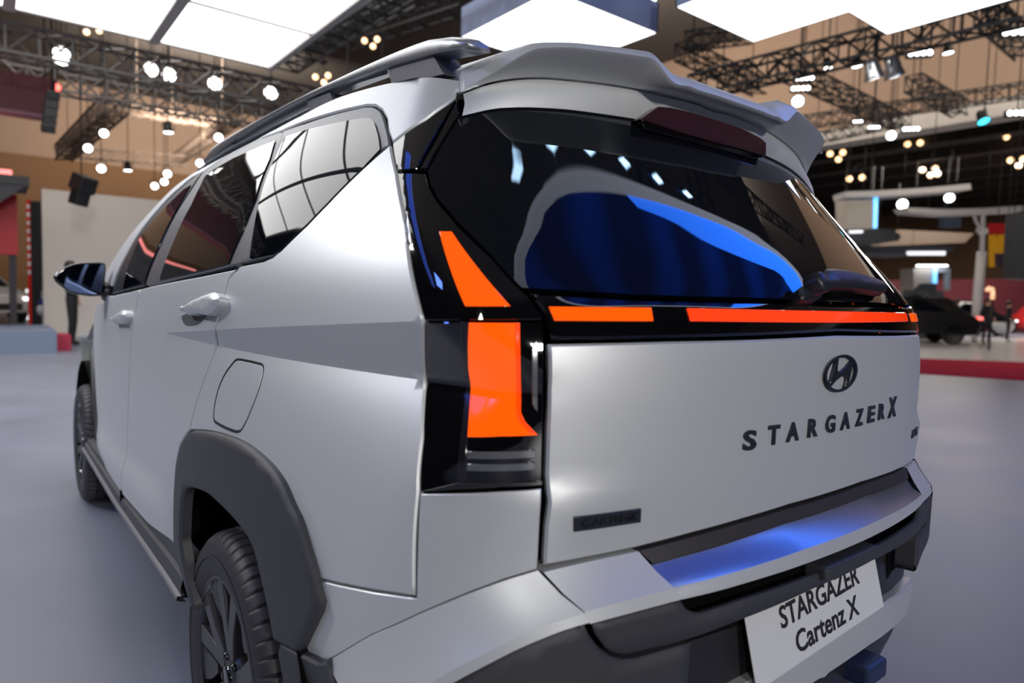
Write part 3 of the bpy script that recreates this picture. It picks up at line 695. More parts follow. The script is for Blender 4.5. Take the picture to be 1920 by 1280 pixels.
# round maker's emblem
def loop_rail(px): return px
th_ = np.linspace(0, 2*math.pi, 41)
def ellp(k): return [K('G', (1071+k*(151*math.cos(t)+15*math.sin(t)), 294+k*(-20*math.cos(t)-172*math.sin(t))))[0] for t in th_]
so_ = REAR(.002); si_ = REAR(.006)
o_out = ellp(1.); o_in = ellp(.86)
ring_r = [so_.pts(o_out), si_.pts(o_out), si_.pts(o_in), so_.pts(o_in)]
emb = loft('round_emblem', ring_r, BADGE, tg, toward=(0, -5, 1), sharp=(1, 2))
HP = K('G', (1026, 172), (1053, 158), (1044, 215), (1040, 258), (1050, 280), (1075, 272), (1120, 235), (1162, 182), (1183, 198), (1170, 270), (1140, 395), (1108, 432), (1104, 425), (1120, 365), (1118, 330), (1105, 316), (1075, 325), (1030, 362), (985, 414), (966, 395), (985, 335), (1005, 255))
panel('emblem_letter', HP, REAR(.0055), BADGE, emb, g=.01, r=.001, th=.006, shrink=0)
# ---- rear wiper
wb = panel('wiper_pivot', S(K('7', (365, 450), (400, 420), (470, 390), (540, 395), (640, 480), (600, 550), (540, 575), (430, 575), (380, 520), (365, 450)))[:-1], REAR(.026), CLAD2, tg, g=.01, r=.008, th=.03, shrink=0, soft=True)
rot = [hit(REAR(.045).F, *p) for p in K('7', (560, 410))][0]
lathe('wiper_cap', [(0., .012), (.016, .012), (.020, .006), (.020, -.02)], CLAD2, wb, 20, 'y', (0, 0, 0)).matrix_world = Matrix.Translation(Vector(rot)) @ Matrix.Rotation(math.pi, 4, 'Z') @ Matrix.Rotation(.4, 4, 'X')
panel('wiper_arm', S(K('7', (610, 350), (650, 245), (700, 227), (800, 230), (950, 255), (1100, 300), (1220, 350), (1290, 410), (1332, 468), (1260, 478), (1100, 452), (950, 435), (800, 436), (680, 440), (610, 400)))[:-1], REAR(.040), CLAD2, wb, g=.01, r=.008, th=.016, shrink=0, soft=True)
panel('wiper_blade', K('7', (650, 440), (800, 437), (1000, 440), (1270, 480), (1240, 510), (1000, 500), (700, 520)), REAR(.018), VOID, wb, g=.015, r=.002, th=.012, shrink=0)
# ---- door handles
HD = S(K('8', (700, 235), (740, 185), (800, 153), (870, 122), (930, 105), (960, 125), (972, 155), (955, 205), (915, 250), (870, 275), (800, 262), (740, 275), (700, 235)))[:-1]
hs = SIDE(.030); huv = [hs.px(p) for p in HD]
hdl = uvpanel('door_handle', huv, hs, PAINT, rear_door, g=.008, r=.010, soft=True, th=.022, shrink=0); mirrored(hdl, rear_door_r)
cup = panel('handle_cup_shade', S(K('8', (720, 290), (800, 255), (900, 250), (920, 270), (870, 330), (830, 355), (760, 360), (730, 330), (720, 290)))[:-1], SIDE(.001), FRAME, rear_door, g=.012, r=0, th=.002, shrink=0)  # flush dark patch, shade of the handle recess put into the colour
hc = np.array(huv).mean(0); fc = SIDE(.030).px((219, 594)); print('handles', hc, fc)
hdl2 = uvpanel('door_handle', [(a-hc[0]+fc[0], b-hc[1]+fc[1]) for a, b in huv], hs, PAINT, front_door, g=.01, r=.010, soft=True, th=.022, shrink=0); mirrored(hdl2, front_door_r)
# ---- roof rails
def onx(px, x): d = raydir(*px); t = (x-CAM[0])/d[0]; return CAM+t*d
RX = -.605
rt_top = resample(np.array([onx(p, RX) for p in S(K('1', (1840, 66), (1720, 46), (1580, 52), (1400, 115), (1230, 187), (1000, 292), (700, 438), (400, 598), (130, 756), (50, 825), (8, 895)))]), n=40)
rt_bot = resample(np.array([onx(p, RX) for p in S(K('1', (1850, 100), (1700, 132), (1590, 152), (1420, 200), (1260, 247), (1000, 345), (700, 470), (400, 630), (160, 785), (70, 860), (20, 915)))]), n=40)
w_ = np.array([.045, 0, 0])
railo = loft('roof_rail', [rt_bot, rt_bot*.35+rt_top*.65-np.array([.006, 0, 0]), rt_top, rt_top+w_*.5+np.array([0, 0, .008]), rt_top+w_, rt_bot+w_], mat('satin_grey_rail', (.42, .43, .44), .36, .8), car, closed=True, toward=(-5, -2, 1.7), sharp=(0, 5), caps=True); railr = mirrored(railo)
RAILF = mat('rail_foot_grey', (.10, .10, .115), .45)
def foot(pxs, w):
    p = np.array([onx(q_, RX+.006) for q_ in pxs]); n = len(p); V = list(p)+list(p+np.array([w, 0, 0])); F = [tuple(range(n)), tuple(range(2*n-1, n-1, -1))]+[(i, (i+1) % n, n+(i+1) % n, n+i) for i in range(n)]
    me = mesh('rail_foot', V, F, False); bm = bmesh.new(); bm.from_mesh(me); bmesh.ops.recalc_face_normals(bm, faces=bm.faces); bm.to_mesh(me); bm.free()
    o = obj('rail_foot', me, RAILF, railo); mirrored(o, railr)
foot(K('1', (1280, 242), (1585, 146), (1668, 290), (1312, 380)), .06)
foot(K('1', (722, 470), (880, 418), (912, 500), (735, 560)), .06)
foot(K('1', (20, 900), (200, 770), (230, 790), (60, 900)), .05)
rib = loft('rail_lower_edge', [[onx(p, RX+.012) for p in K('1', (1280, 246), (1100, 310), (950, 372), (880, 410), (720, 470), (400, 640), (160, 790))], [onx(p, RX+.012) for p in K('1', (1282, 290), (1100, 345), (965, 400), (885, 440), (722, 530), (400, 690), (160, 830))]], RAILF, railo, toward=(-5, -2, 1.7)); mirrored(rib, railr)
# ---- door mirror
def ony(px, y): d = raydir(*px); t = (y-CAM[1])/d[1]; return CAM+t*d
MY = 1.93
hp = np.array([ony(p, MY) for p in S(K('M', (362, 775), (395, 740), (450, 710), (520, 690), (600, 684), (675, 684), (704, 705), (700, 800), (690, 888), (640, 905), (560, 900), (480, 884), (425, 850), (378, 812), (362, 775)))[:-1]])
gp_ = np.array([ony(p, MY-.002) for p in S(K('M', (385, 778), (440, 735), (520, 700), (600, 695), (680, 696), (692, 710), (684, 800), (676, 878), (640, 893), (560, 889), (485, 874), (435, 845), (385, 778)))[:-1]])
c_ = hp.mean(0); n = len(hp)
def ringat(sc_, dy): q_ = c_+(hp-c_)*sc_; q_[:, 1] += dy; return q_
R_ = [ringat(.9, 0), ringat(1., .0), ringat(1.03, .03), ringat(.92, .09), ringat(.6, .13), ringat(.15, .145)]
V = np.vstack(R_); F = [(i*n+k, (i+1)*n+k, (i+1)*n+(k+1) % n, i*n+(k+1) % n) for i in range(5) for k in range(n)]+[tuple(range(5*n, 6*n))]
mir = obj('door_mirror', mesh('door_mirror', V, F), GLOSSB, car)
V = np.vstack([c_[None]*np.array([1, 0, 1])+np.array([0, MY-.002, 0]), gp_]); ng = len(gp_)
obj('mirror_glass', mesh('mirror_glass', V, [(0, 1+(k+1) % ng, 1+k) for k in range(ng)], False), MIRG, mir)
a_ = ony(K('M', (690, 850))[0], MY+.02); b_ = np.array([-.835, MY+.06, a_[2]-.03])
tube('mirror_stalk', [a_, (a_+b_)/2, b_], [.03, .032, .04], CLAD2, mir, 12)
for o in (mir,):
    mr = mirrored(o)
    for ch in list(o.children): mirrored(ch, mr)

# ---- wheels
def make_wheel():
    root = bpy.data.objects.new('wheel', None); COL.objects.link(root); root.parent = car
    # tyre, outer face at x=-.02 .. inner x=.185; tread with shoulder grooves
    NS = 420; prof = [(-.004, .212), (-.014, .222), (-.021, .245), (-.022, .27), (-.017, .293), (-.006, .306), (.004, .3125), (.012, .3145), (.030, .3165), (.034, .310), (.040, .310), (.044, .3175), (.078, .3185), (.082, .311), (.090, .311), (.094, .3185), (.128, .3175), (.132, .31), (.138, .31), (.142, .3165), (.160, .3145), (.170, .308), (.182, .28), (.184, .25), (.176, .215)]
    V = []; F = []
    for k in range(NS):
        a = 2*math.pi*k/NS
        for i, (x, r) in enumerate(prof):
            rr = r
            if k % 7 == 0 and i in (5, 6, 7, 8, 19, 20, 21): rr = r-.006
            if k % 7 == 2 and i in (12, 15, 16): rr = r-.004
            sh = .012*(i-8)/8 if 4 < i < 13 else 0
            V.append((x, rr*math.cos(a+sh), rr*math.sin(a+sh)))
    n = len(prof)
    for k in range(NS):
        l = (k+1) % NS
        for i in range(n-1): F.append((k*n+i, k*n+i+1, l*n+i+1, l*n+i))
    me = mesh('tyre', V, F); bm = bmesh.new(); bm.from_mesh(me); bmesh.ops.recalc_face_normals(bm, faces=bm.faces); bm.to_mesh(me); bm.free(); me.set_sharp_from_angle(angle=math.radians(28)); obj('tyre', me, RUBBER, root)
    lathe('tyre_sidewall_ring', [(.262, -.0235), (.265, -.0245), (.268, -.0235)], RUBBER, root, 64, 'x')
    lathe('rim_barrel', [(.222, -.006), (.219, -.012), (.213, -.011), (.206, -.002), (.203, .02), (.198, .10), (.205, .165), (.215, .17)], RIMB, root, 64, 'x')
    lathe('rim_lip', [(.2235, -.004), (.222, -.013), (.214, -.0135), (.210, -.006)], RIM, root, 64, 'x')
    lathe('brake_disc', [(0., .045), (.14, .045), (.14, .06), (0., .06)], mat('brake_steel', (.12, .12, .13), .4, .9), root, 40, 'x')
    lathe('hub', [(0., -.004), (.030, -.004), (.034, .0), (.060, .004), (.066, .03), (.05, .05)], RIM, root, 32, 'x')
    hub = lathe('hub_cap', [(0., -.010), (.024, -.010), (.029, -.006), (.030, .0)], RIMB, root, 28, 'x')
    for k in range(10):
        base = 2*math.pi*(k//2)/5+math.radians(88); d = math.radians(13)*(1 if k % 2 else -1)
        a0 = base+d*.35; a1 = base+d*1.15
        def pt(r, a, t, x): return (x, r*math.cos(a)-t*math.sin(a), r*math.sin(a)+t*math.cos(a))
        V = []
        for r, a, t, x in [(.045, a0, .017, .0), (.12, a0+(a1-a0)*.55, .019, -.006), (.212, a1, .022, -.010)]:
            V += [pt(r, a, -t, x), pt(r, a, t, x), pt(r, a, t*1.05, x+.028), pt(r, a, -t*1.05, x+.028)]
        F = [(0, 1, 2, 3), (8, 9, 10, 11)]+[(i*4+j, i*4+(j+1) % 4, (i+1)*4+(j+1) % 4, (i+1)*4+j) for i in range(2) for j in range(4)]
        me = mesh('spoke', V, F, False); bm = bmesh.new(); bm.from_mesh(me); bmesh.ops.recalc_face_normals(bm, faces=bm.faces); bmesh.ops.bevel(bm, geom=bm.edges[:], offset=.002, segments=1, affect='EDGES'); bm.to_mesh(me); bm.free()
        obj('spoke', me, RIM, root)
        if k % 2 == 0:
            a = base+math.radians(36); V = []
            for r, t, x in [(.125, .010, .006), (.165, .028, .0), (.212, .034, -.006)]:
                V += [pt(r, a, -t, x), pt(r, a, t, x), pt(r, a, t, x+.02), pt(r, a, -t, x+.02)]
            me = mesh('spoke_insert', V, F, False); bm = bmesh.new(); bm.from_mesh(me); bmesh.ops.recalc_face_normals(bm, faces=bm.faces); bm.to_mesh(me); bm.free(); obj('spoke_insert', me, RIM, root)
            V = [pt(.052, base+.63, 0, -.003)]
            lathe('lug_nut', [(0., -.006), (.008, -.006), (.009, .0), (.009, .008)], RIMB, root, 10, 'x', pt(.047, base+.63, 0, .0))
    return root
def copy_tree(o, parent=None):
    c = o.copy(); COL.objects.link(c); c.parent = parent
    for ch in list(o.children): copy_tree(ch, c)
    return c
wh1 = make_wheel(); wh1.location = (-.868, 0, .3185); wh1.rotation_euler = (math.radians(4), 0, 0)
for (x, y, rz, rx) in [(-.868, 2.78, 0, 20), (.868, 0, math.pi, 9), (.868, 2.78, math.pi, 30)]:
    w = copy_tree(wh1, car); w.location = (x, y, .3185); w.rotation_euler = (math.radians(rx), 0, rz)

# ================================================================== THE HALL
def onz(px, z): d = raydir(*px); t = (z-CAM[2])/d[2]; return CAM+t*d
def atd(px, depth): return CAM+depth*raydir(*px)
def emis(name, col, s, base=(.8, .8, .8), rough=.5): return mat(name, base, rough, emit=col, es=s)
FLOORM = mat('polished_concrete_floor', (.165, .178, .225), .42, noise=.25, nscale=1.3, nrough=.08)  # base colour leans blue, standing in for spill from the blue LEDs
def flat(name, pts, z, m, th=.0, parent=None, **pr):
    n = len(pts); V = [(p[0], p[1], z) for p in pts]; F = [tuple(range(n))]
    if th: V += [(p[0], p[1], z-th) for p in pts]; F += [tuple(range(2*n-1, n-1, -1))]+[(i, n+i, n+(i+1) % n, (i+1) % n) for i in range(n)]
    me = mesh(name, V, F, False); bm = bmesh.new(); bm.from_mesh(me); bmesh.ops.recalc_face_normals(bm, faces=bm.faces); bm.to_mesh(me); bm.free()
    return obj(name, me, m, parent, **pr)
floor = box('floor', (-26, -26, -.2), (60, 46, 0), FLOORM, kind='structure')
TAN = mat('tan_hall_wall', (.38, .27, .20), .8, noise=.05, nscale=.5)
BRN = mat('brown_hall_wall', (.22, .12, .06), .8, noise=.05, nscale=.5)
DKC = mat('dark_hall_ceiling', (.05, .042, .038), .9)
box('wall_back', (-26, 40, 7.6), (60, 40.3, 11.5), TAN, kind='structure')
box('wall_back', (-26, 40, 0), (60, 40.35, 7.6), BRN, kind='structure')
box('wall_right', (22, -26, 7.2), (22.4, 26, 11.5), TAN, kind='structure')
box('trim_1', (21.7, -26, 6.75), (22.5, 30, 7.25), mat('white_beam', (.62, .60, .57), .6), kind='structure')
box('ceiling', (22.4, -26, 9.0), (60, 40, 9.3), DKC, kind='structure')
box('wall_far', (58, -26, 0), (58.3, 40, 9.0), mat('far_hall_brown', (.20, .115, .065), .8, noise=.1, nscale=.4), kind='structure')
for k in range(9):
    x = 25+3.4*k
    box('ceiling', (x, -26, 8.5), (x+.35, 40, 9.0), mat('ceiling_beam_dark', (.03, .026, .024), .8), kind='structure')
box('ceiling', (-26, -26, 11.5), (22.4, 40.3, 11.8), mat('grey_hall_ceiling', (.10, .09, .083), .9), kind='structure')
box('wall_left', (-26.3, -26, 0), (-26, 46, 12), mat('dark_drape_wall', (.05, .045, .05), .9), kind='structure')
box('wall_front', (-26, -26.3, 0), (60, -26, 12), mat('dark_drape_wall', (.05, .045, .05), .9), kind='structure')

# ---- luminous ceiling over the stand: a grid of light panels
LP = emis('light_panel_white', (1, .995, .98), 3.4)
BARM = mat('ceiling_bar_grey', (.42, .40, .38), .5)
XB = [-4.55, -2.75, -.95, .85, 2.65]; YB = [10.45, 8.5, 6.6, 4.7, 2.8]; ZC = 5.0
rown = ['front row', 'second row from the front', 'third row from the front', 'rear row']
coln = ['leftmost', 'second from the left', 'second from the right', 'rightmost']
for j in range(4):
    for i in range(4):
        t = .045 if i != 3 else .03
        o = box('ceiling_light_panel', (XB[i]+.06, YB[j+1]+.03, ZC), (XB[i+1]-.06, YB[j]-.03, ZC+.06), LP)
        tag(o, f'white glowing ceiling panel, {coln[i]} in the {rown[j]} of the grid over the car', 'light panel', 'light panels of the luminous ceiling')
grid = empty('ceiling_light_frame', (0, 5, ZC), 'grey metal bar frame holding the grid of white glowing ceiling panels', 'frame')
for i, x in enumerate(XB):
    w = .075 if i in (1, 2, 3) else .05
    o = box('frame_bar', (x-w, YB[-1]-5-.05, -.04), (x+w, YB[0]-5+.05, .10), BARM, grid)
for y in YB: box('frame_bar', (XB[0], y-5-.035, -.02), (XB[-1], y-5+.035, .09), BARM, grid)
bf = tag(box('ceiling_blue_strip', (-7.2, 1.75, 4.95), (-2.3, 2.35, 5.05), emis('blue_strip_glow', (.02, .12, 1), 2.)), 'blue glowing LED strip along the rear left edge of the luminous ceiling', 'light strip')
# ---- hanging light boxes
BLUEW = mat('box_side_satin_blue', (.30, .38, .62), .45)
def lightbox(x0, x1, y0, y1, z, h, label):
    r = empty('ceiling_light_box', ((x0+x1)/2, (y0+y1)/2, z), label, 'light box', 'hanging light boxes')
    dx, dy = (x1-x0)/2, (y1-y0)/2
    box('glowing_face', (-dx+.02, -dy+.02, 0), (dx-.02, dy-.02, .03), LP, r)
    for lo, hi in [((-dx, -dy, .0), (-dx+.02, dy, h)), ((dx-.02, -dy, 0), (dx, dy, h)), ((-dx, -dy, 0), (dx, -dy+.02, h)), ((-dx, dy-.02, 0), (dx, dy, h))]:
        box('side_panel', lo, hi, BLUEW, r)
    for sx in (-1, 1):
        for sy in (-1, 1): tube('hanger_wire', [(sx*dx*.8, sy*dy*.8, h), (sx*dx*.8, sy*dy*.8, 11.5-z)], .008, BARM, r, 6)
lightbox(4.33, 6.35, 5.08, 7.12, 5.0, .42, 'square white light box with blue sides hanging above the rear spoiler')
lightbox(5.86, 7.64, 2.95, 4.38, 5.0, .30, 'white light box hanging at top right, left one of the two')
lightbox(7.12, 8.75, 1.2, 3.0, 5.0, .30, 'white light box hanging at top right corner, rightmost of all')

# ---- trusses
TRD = mat('truss_black', (.028, .027, .028), .45); TRG = mat('truss_grey', (.10, .092, .088), .5)
def truss(P, Q, s, m, label, step=None):
    P = np.array(P, float); Q = np.array(Q, float); L = np.linalg.norm(Q-P); d = (Q-P)/L
    r = empty('hanging_truss', tuple((P+Q)/2), label, 'truss', 'lighting trusses'); c = (P+Q)/2
    u = np.cross(d, (0, 0, 1)); u /= np.linalg.norm(u); v = np.cross(u, d); w = s*.05
    cor = [u*a*s/2+v*b*s/2 for a, b in ((-1, -1), (1, -1), (1, 1), (-1, 1))]
    sq = [(-1, -1), (1, -1), (1, 1), (-1, 1)]
    for k in cor: tube('chord', [P+k-c, Q+k-c], w, m, r, prof=sq)
    n = max(2, int(L/(step or s*1.0))); V = []; F = []
    def bar(a, b, w2):
        t = (b-a)/np.linalg.norm(b-a); x = np.cross(t, (.3, .5, .8)); x /= np.linalg.norm(x); y = np.cross(t, x); i0 = len(V)
        for q_ in (a, b):
            for aa, bb in sq: V.append(q_+x*aa*w2+y*bb*w2)
        for k in range(4): F.append((i0+k, i0+(k+1) % 4, i0+4+(k+1) % 4, i0+4+k))
    for i in range(n):
        a = P+d*L*i/n-c; b = P+d*L*(i+1)/n-c
        for k in range(4):
            e, f = (cor[k], cor[(k+1) % 4]) if i % 2 == 0 else (cor[(k+1) % 4], cor[k]); bar(a+e, b+f, w*.65); bar(a+cor[k], a+cor[(k+1) % 4], w*.6)
    for e_ in (P+d*L*.12, P+d*L*.88): tube('hanger', [e_-c+np.array([0, 0, s/2]), np.array([e_[0]-c[0], e_[1]-c[1], 11.5-c[2]])], .012, m, r, 5)
    o = obj('lacing', mesh('lacing', V, F, False), m, r); o['kind'] = 'stuff'
    return r
TZ = 5.5
def tr(p, q, z, s, m, label): return truss(onz(p, z), onz(q, z), s, m, label)
truss((-5.2, 11.6, 4.85), (5.8, 11.4, 4.85), .42, TRG, 'grey truss running along the far edge of the luminous ceiling')
truss((3.0, 10.7, 5.3), (3.2, 2.0, 5.3), .40, TRD, 'black truss along the right edge of the luminous ceiling above the roof rail')
truss((-6, 15.5, 5.35), (9, 15.3, 5.35), .45, TRG, 'grey truss behind the row of round spotlights at upper left')
truss(onz((222, 190), 6.0), onz((118, 288), 6.0), .50, mat('truss_tan_light_tint', (.22, .165, .13), .6), 'tan lit truss pointing away from us below the dark red sign')  # tan light on these trusses is put into their base colour
truss(onz((120, 285), 6.8), onz((350, 302), 6.8), .40, mat('truss_tan_light_tint', (.22, .165, .13), .6), 'thin tan lit truss above the beige wall holding small spotlights')
truss(onz((440, 222), 7.5), onz((330, 300), 7.5), .40, mat('truss_tan_light_tint', (.22, .165, .13), .6), 'tan lit truss meeting the car roof edge behind the roof rail')
truss(onz((230, 204), 8.2), onz((440, 235), 8.2), .40, mat('truss_tan_light_tint', (.22, .165, .13), .6), 'thin tan lit truss crossing above the small hanging spotlights')
tr((1300, 165), (1925, 12), 5.6, .42, TRD, 'long black truss rising to the top right corner')
tr((1286, 78), (1410, 62), 7.2, .34, TRD, 'short black truss under the left light box at top right')
tr((1278, 95), (1425, 165), 6.4, .34, TRD, 'short black truss behind the spoiler step')
tr((1470, 128), (1690, 232), 6.3, .36, TRD, 'black truss slanting down to the right beside the silver lamps')
tr((1490, 232), (1925, 168), 7.0, .36, TRD, 'black truss below the silver lamps at right')
tr((1712, 155), (1800, 205), 6.2, .34, TRD, 'short black truss hanging against the tan wall at right')
tr((1850, 22), (1925, 92), 6.4, .36, TRD, 'black truss at the right edge of the picture')
tr((1540, 258), (1700, 222), 6.5, .30, TRD, 'thin black truss in front of the white beam')
truss(onz((640, 75), 7.4), onz((875, -5), 7.4), .42, TRD, 'black truss behind the rear end of the roof rail')
truss(onz((600, 70), 6.3), onz((760, -20), 6.3), .42, TRD, 'black truss behind the left pendant lamps')

truss((1.0, -.30, 7.6), (12.0, -.25, 7.6), .45, TRD, 'black truss crossing above the tailgate, seen only in the rear window')
truss((5.2, -6, 8.4), (5.0, 2, 8.4), .45, TRD, 'black truss running over the blue canopy, seen only in the rear window')
truss((8.2, -6, 8.9), (8.0, 0.9, 8.9), .45, TRD, 'outer black truss over the blue canopy, seen only in the rear window')
# ---- lamps
def HZ(p): return 11.5 if p[0] < 22 else 9.0
LAMPW = emis('lamp_lens_white', (1, .99, .96), 7.); LAMPS = emis('led_dot_white', (.97, .98, 1), 6.); WARM = emis('warm_bulb', (1, .58, .28), 3.)
LAMPB = mat('lamp_body_black', (.015, .015, .016), .4); LAMPSV = mat('lamp_shade_silver', (.55, .56, .58), .18, .9)
def aim(o, d):
    d = Vector(d).normalized(); o.rotation_euler = Vector((0, 0, -1)).rotation_difference(d).to_euler()
def spot(px, depth, r, label, silver=False, d=None, lensm=None, drop=.9):
    p = atd(px, depth); root = empty('hanging_spotlight', tuple(p), label, 'spotlight', 'hanging spotlights')
    d = d if d is not None else (CAM-p)*np.array([1, 1, .9])+np.array([0, 0, -depth*.25])
    b = bpy.data.objects.new('head', None)
    m = LAMPSV if silver else LAMPB
    body = lathe('lamp_head', [(0., r*2.2), (r*.55, r*2.2), (r*.7, r*1.6), (r*.8, r*.9), (r*1.0, r*.25), (r*1.08, 0.), (r*1.02, -.02*r), (r*.92, .06*r)], m, root, 20)
    ln = lathe('lens', [(0., -.02*r), (r*.5, .0), (r*.92, .08*r)], lensm or LAMPW, body, 20)
    aim(body, d)
    tube('hanger', [(0, 0, r*1.2), (0, 0, HZ(p)-p[2])], .012, LAMPB, root, 5)
    tube('yoke', [(-r*1.15, 0, r*.8), (-r*1.1, 0, r*1.6), (0, 0, r*2.4), (r*1.1, 0, r*1.6), (r*1.15, 0, r*.8)], r*.10, LAMPB, root, 5)
    return root
L_ = [((115, 106), 12.5, .17, True, 'large silver spotlight beside the dark red sign'), ((283, 131), 14, .14, True, 'round lit spotlight, left one of the close pair at upper left'), ((317, 141), 14, .14, True, 'round lit spotlight, right one of the close pair at upper left'),
      ((403, 157), 14, .14, True, 'round lit spotlight between the close pair and the roof rail'), ((508, 174), 14, .14, True, 'round lit spotlight nearest the roof rail'),
      ((195, 250), 18, .11, False, 'small black spotlight under the tan lit truss that points away'), ((165, 278), 18, .11, False, 'small black spotlight at the lower end of the tan lit truss'),
      ((316, 249), 18, .13, False, 'small black spotlight hanging alone against the tan wall'), ((410, 258), 18, .11, False, 'small spotlight hanging beside the roof rail front end'),
      ((190, 316), 20, .12, False, 'small spotlight, leftmost above the beige wall'), ((240, 320), 20, .12, False, 'small spotlight, second from the left above the beige wall'),
      ((314, 326), 20, .11, False, 'small spotlight, upper one of three above the beige wall'), ((308, 341), 21, .105, False, 'small spotlight, middle one of three above the beige wall'), ((290, 349), 22, .11, False, 'small spotlight, lowest of three above the beige wall'),
      ((375, 306), 18, .10, False, 'small spotlight just above the A pillar of the car'),
      ((1640, 148), 10, .17, True, 'large silver lamp at right, darker left one of the pair'), ((1678, 145), 10.5, .19, True, 'large silver lamp at right, brighter right one of the pair'),
      ((1778, 100), 13, .10, False, 'small black spotlight right of the four-lamp bar'), ((1671, 254), 16, .11, True, 'small silver spotlight below the white beam'), ((1496, 190), 15.2, .13, True, 'small silver spotlight under the two four-lamp bars'),
      ((1552, 128), 13, .09, False, 'small black spotlight left of the silver lamp pair'), ((1607, 125), 13, .10, False, 'small black box spotlight above the silver lamp pair'),
      ((1225, 0), 12, .05, False, 'tiny spotlight above the square light box'), ((1692, 383), 26, .20, False, 'round lamp on the white ring beam at right'), ((1780, 371), 26, .18, False, 'round lamp above the white ring beam at right')]
for px, dep, r, sv, lb in L_:
    dd = None
    if px in ((316, 249), (240, 320), (1778, 100), (1552, 128), (1607, 125)): dd = (.05, -.1, -1)
    if px in ((1640, 148), (1678, 145)): dd = (.35, -.15, -1); r *= .8
    spot(px, dep, r, lb, sv, dd)
spot((1845, 228), 14, .12, 'cyan glowing spotlight under the black truss at right', False, (-.3, -.5, -1), emis('lamp_cyan', (.02, .62, .85), 3.))
spot((107, 164), 13.05, .07, 'small red warning lamp beside the dark red sign', False, None, emis('lamp_red', (1, .06, .03), 5.))
def ledbar(px, depth, w, label, tilt=0.):
    p = atd(px, depth); r = empty('hanging_lamp_bar', tuple(p), label, 'lamp bar', 'four-lamp bars'); r.rotation_euler = (0, tilt, math.radians(-52))
    box('housing', (-w*.58, -.02, -w*.16), (w*.58, w*.3, w*.16), LAMPB, r, bev=.005)
    for k in range(4): lathe('led_lens', [(0., -.012-.02), (w*.11, -.01-.02), (w*.13, -.02)], LAMPS, r, 12, 'y', (w*(-.375+.25*k)*1.1, 0, 0))
    tube('hanger', [(0, .05, w*.16), (0, .05, HZ(p)-p[2])], .012, LAMPB, r, 5)
for px, dep, w, lb in [((1725, 100), 12.4, .38, 'four-lamp bar hanging right of the silver lamp pair'), ((1508, 147), 13, .32, 'four-lamp bar on the slanting truss, upper of two'), ((1501, 166), 14, .34, 'four-lamp bar on the slanting truss, lower of two'),
                       ((1708, 242), 16, .34, 'four-lamp bar against the white beam'), ((1638, 239), 15, .22, 'four-lamp bar at the left end of the white beam'), ((1608, 228), 15, .18, 'short lamp bar behind the spoiler tip'), ((1908, 60), 11, .42, 'four-lamp bar at the right edge, upper one'), ((1910, 212), 14, .40, 'four-lamp bar at the right edge, lower one')]:
    ledbar(px, dep, w, lb)
def pendant(px, depth, r, label, n=3):
    p = atd(px, depth); root = empty('pendant_cluster', tuple(p), label, 'pendant lamp', 'warm pendant clusters')
    offs = [(-1.6, 0, .2), (1.2, .3, .5), (.3, -.4, -1.0), (1.8, 0, -.7)][:n]
    lathe('rose', [(0., r*6), (r*1.5, r*6), (r*1.5, r*5.2), (0., r*5.2)], LAMPB, root, 12)
    tube('stem', [(0, 0, r*5.2), (0, 0, HZ(p)-p[2])], .012, LAMPB, root, 5)
    for a, b, c in offs:
        q_ = RT*a*r*1.6+np.array([0, 0, c*r*1.6]); bm = bmesh.new(); bmesh.ops.create_uvsphere(bm, u_segments=12, v_segments=8, radius=r); me = bpy.data.meshes.new('bulb'); bm.to_mesh(me); bm.free(); me.transform(Matrix.Translation(Vector(q_))); obj('bulb', me, WARM, root)
        tube('cord', [q_+np.array([0, 0, r]), q_*np.array([.3, .3, 1])*0+np.array([0, 0, r*5.3])], r*.12, LAMPB, root, 5)
for px, dep, n, lb in [((697, 78), 15, 3, 'cluster of warm bulbs behind the rear end of the roof rail'), ((605, 146), 16, 3, 'cluster of warm bulbs above the middle of the roof rail'), ((176, 62), 15, 2, 'pair of warm bulbs under the luminous ceiling edge'),
                       ((1570, 290), 30, 3, 'warm bulb cluster nearest the spoiler tip'), ((1743, 320), 34, 4, 'four warm bulbs in the middle of the dark ceiling'), ((1606, 337), 34, 2, 'pair of warm bulbs low beside the rear window'),
                       ((1715, 272), 30, 2, 'pair of warm bulbs below the white beam'), ((1885, 248), 30, 3, 'warm bulb cluster at the right edge below the cyan lamp'), ((1908, 302), 32, 3, 'warm bulb cluster at the far right edge, lower one')]:
    pendant(px, dep, dep*.0042, lb, n)

# ---- hanging sign and speakers, upper left
p = atd((40, 178), 12.0)
sg_ = empty('hanging_sign', tuple(p), 'dark red box sign hanging at the upper left edge', 'sign')
box('sign_body', (-7.5, -.2, -.33), (.50, .2, .33), mat('dark_red_panel', (.055, .004, .010), .5), sg_)
box('lower_edge', (-7.5, -.21, -.37), (.50, .21, -.33), mat('dull_mauve_edge', (.16, .07, .10), .5), sg_)
for x in (-7, -3, .35): tube('hanger', [(x, 0, .33), (x, 0, 11.5-p[2])], .015, LAMPB, sg_, 6)
p = atd((99, 215), 11.8); a_ = empty('hanging_speaker_array', tuple(p), 'black line array speaker hanging on the dark red sign end', 'speaker', 'hanging speakers')
for k in range(5):
    me = boxm('speaker_box', (-.10, -.16, -.07), (.10, .16, .07), .01); o = obj('speaker_box', me, LAMPB, a_); o.location = (-.02*k, -.01*k*k, .30-.145*k); o.rotation_euler = (.06*k, 0, 0)
tube('hanger', [(0, 0, .37), (0, 0, 11.5-p[2])], .02, LAMPB, a_, 6)
p = atd((153, 355), 12.5); a_ = empty('hanging_loudspeaker', tuple(p), 'black loudspeaker hanging in front of the beige wall', 'speaker', 'hanging speakers')
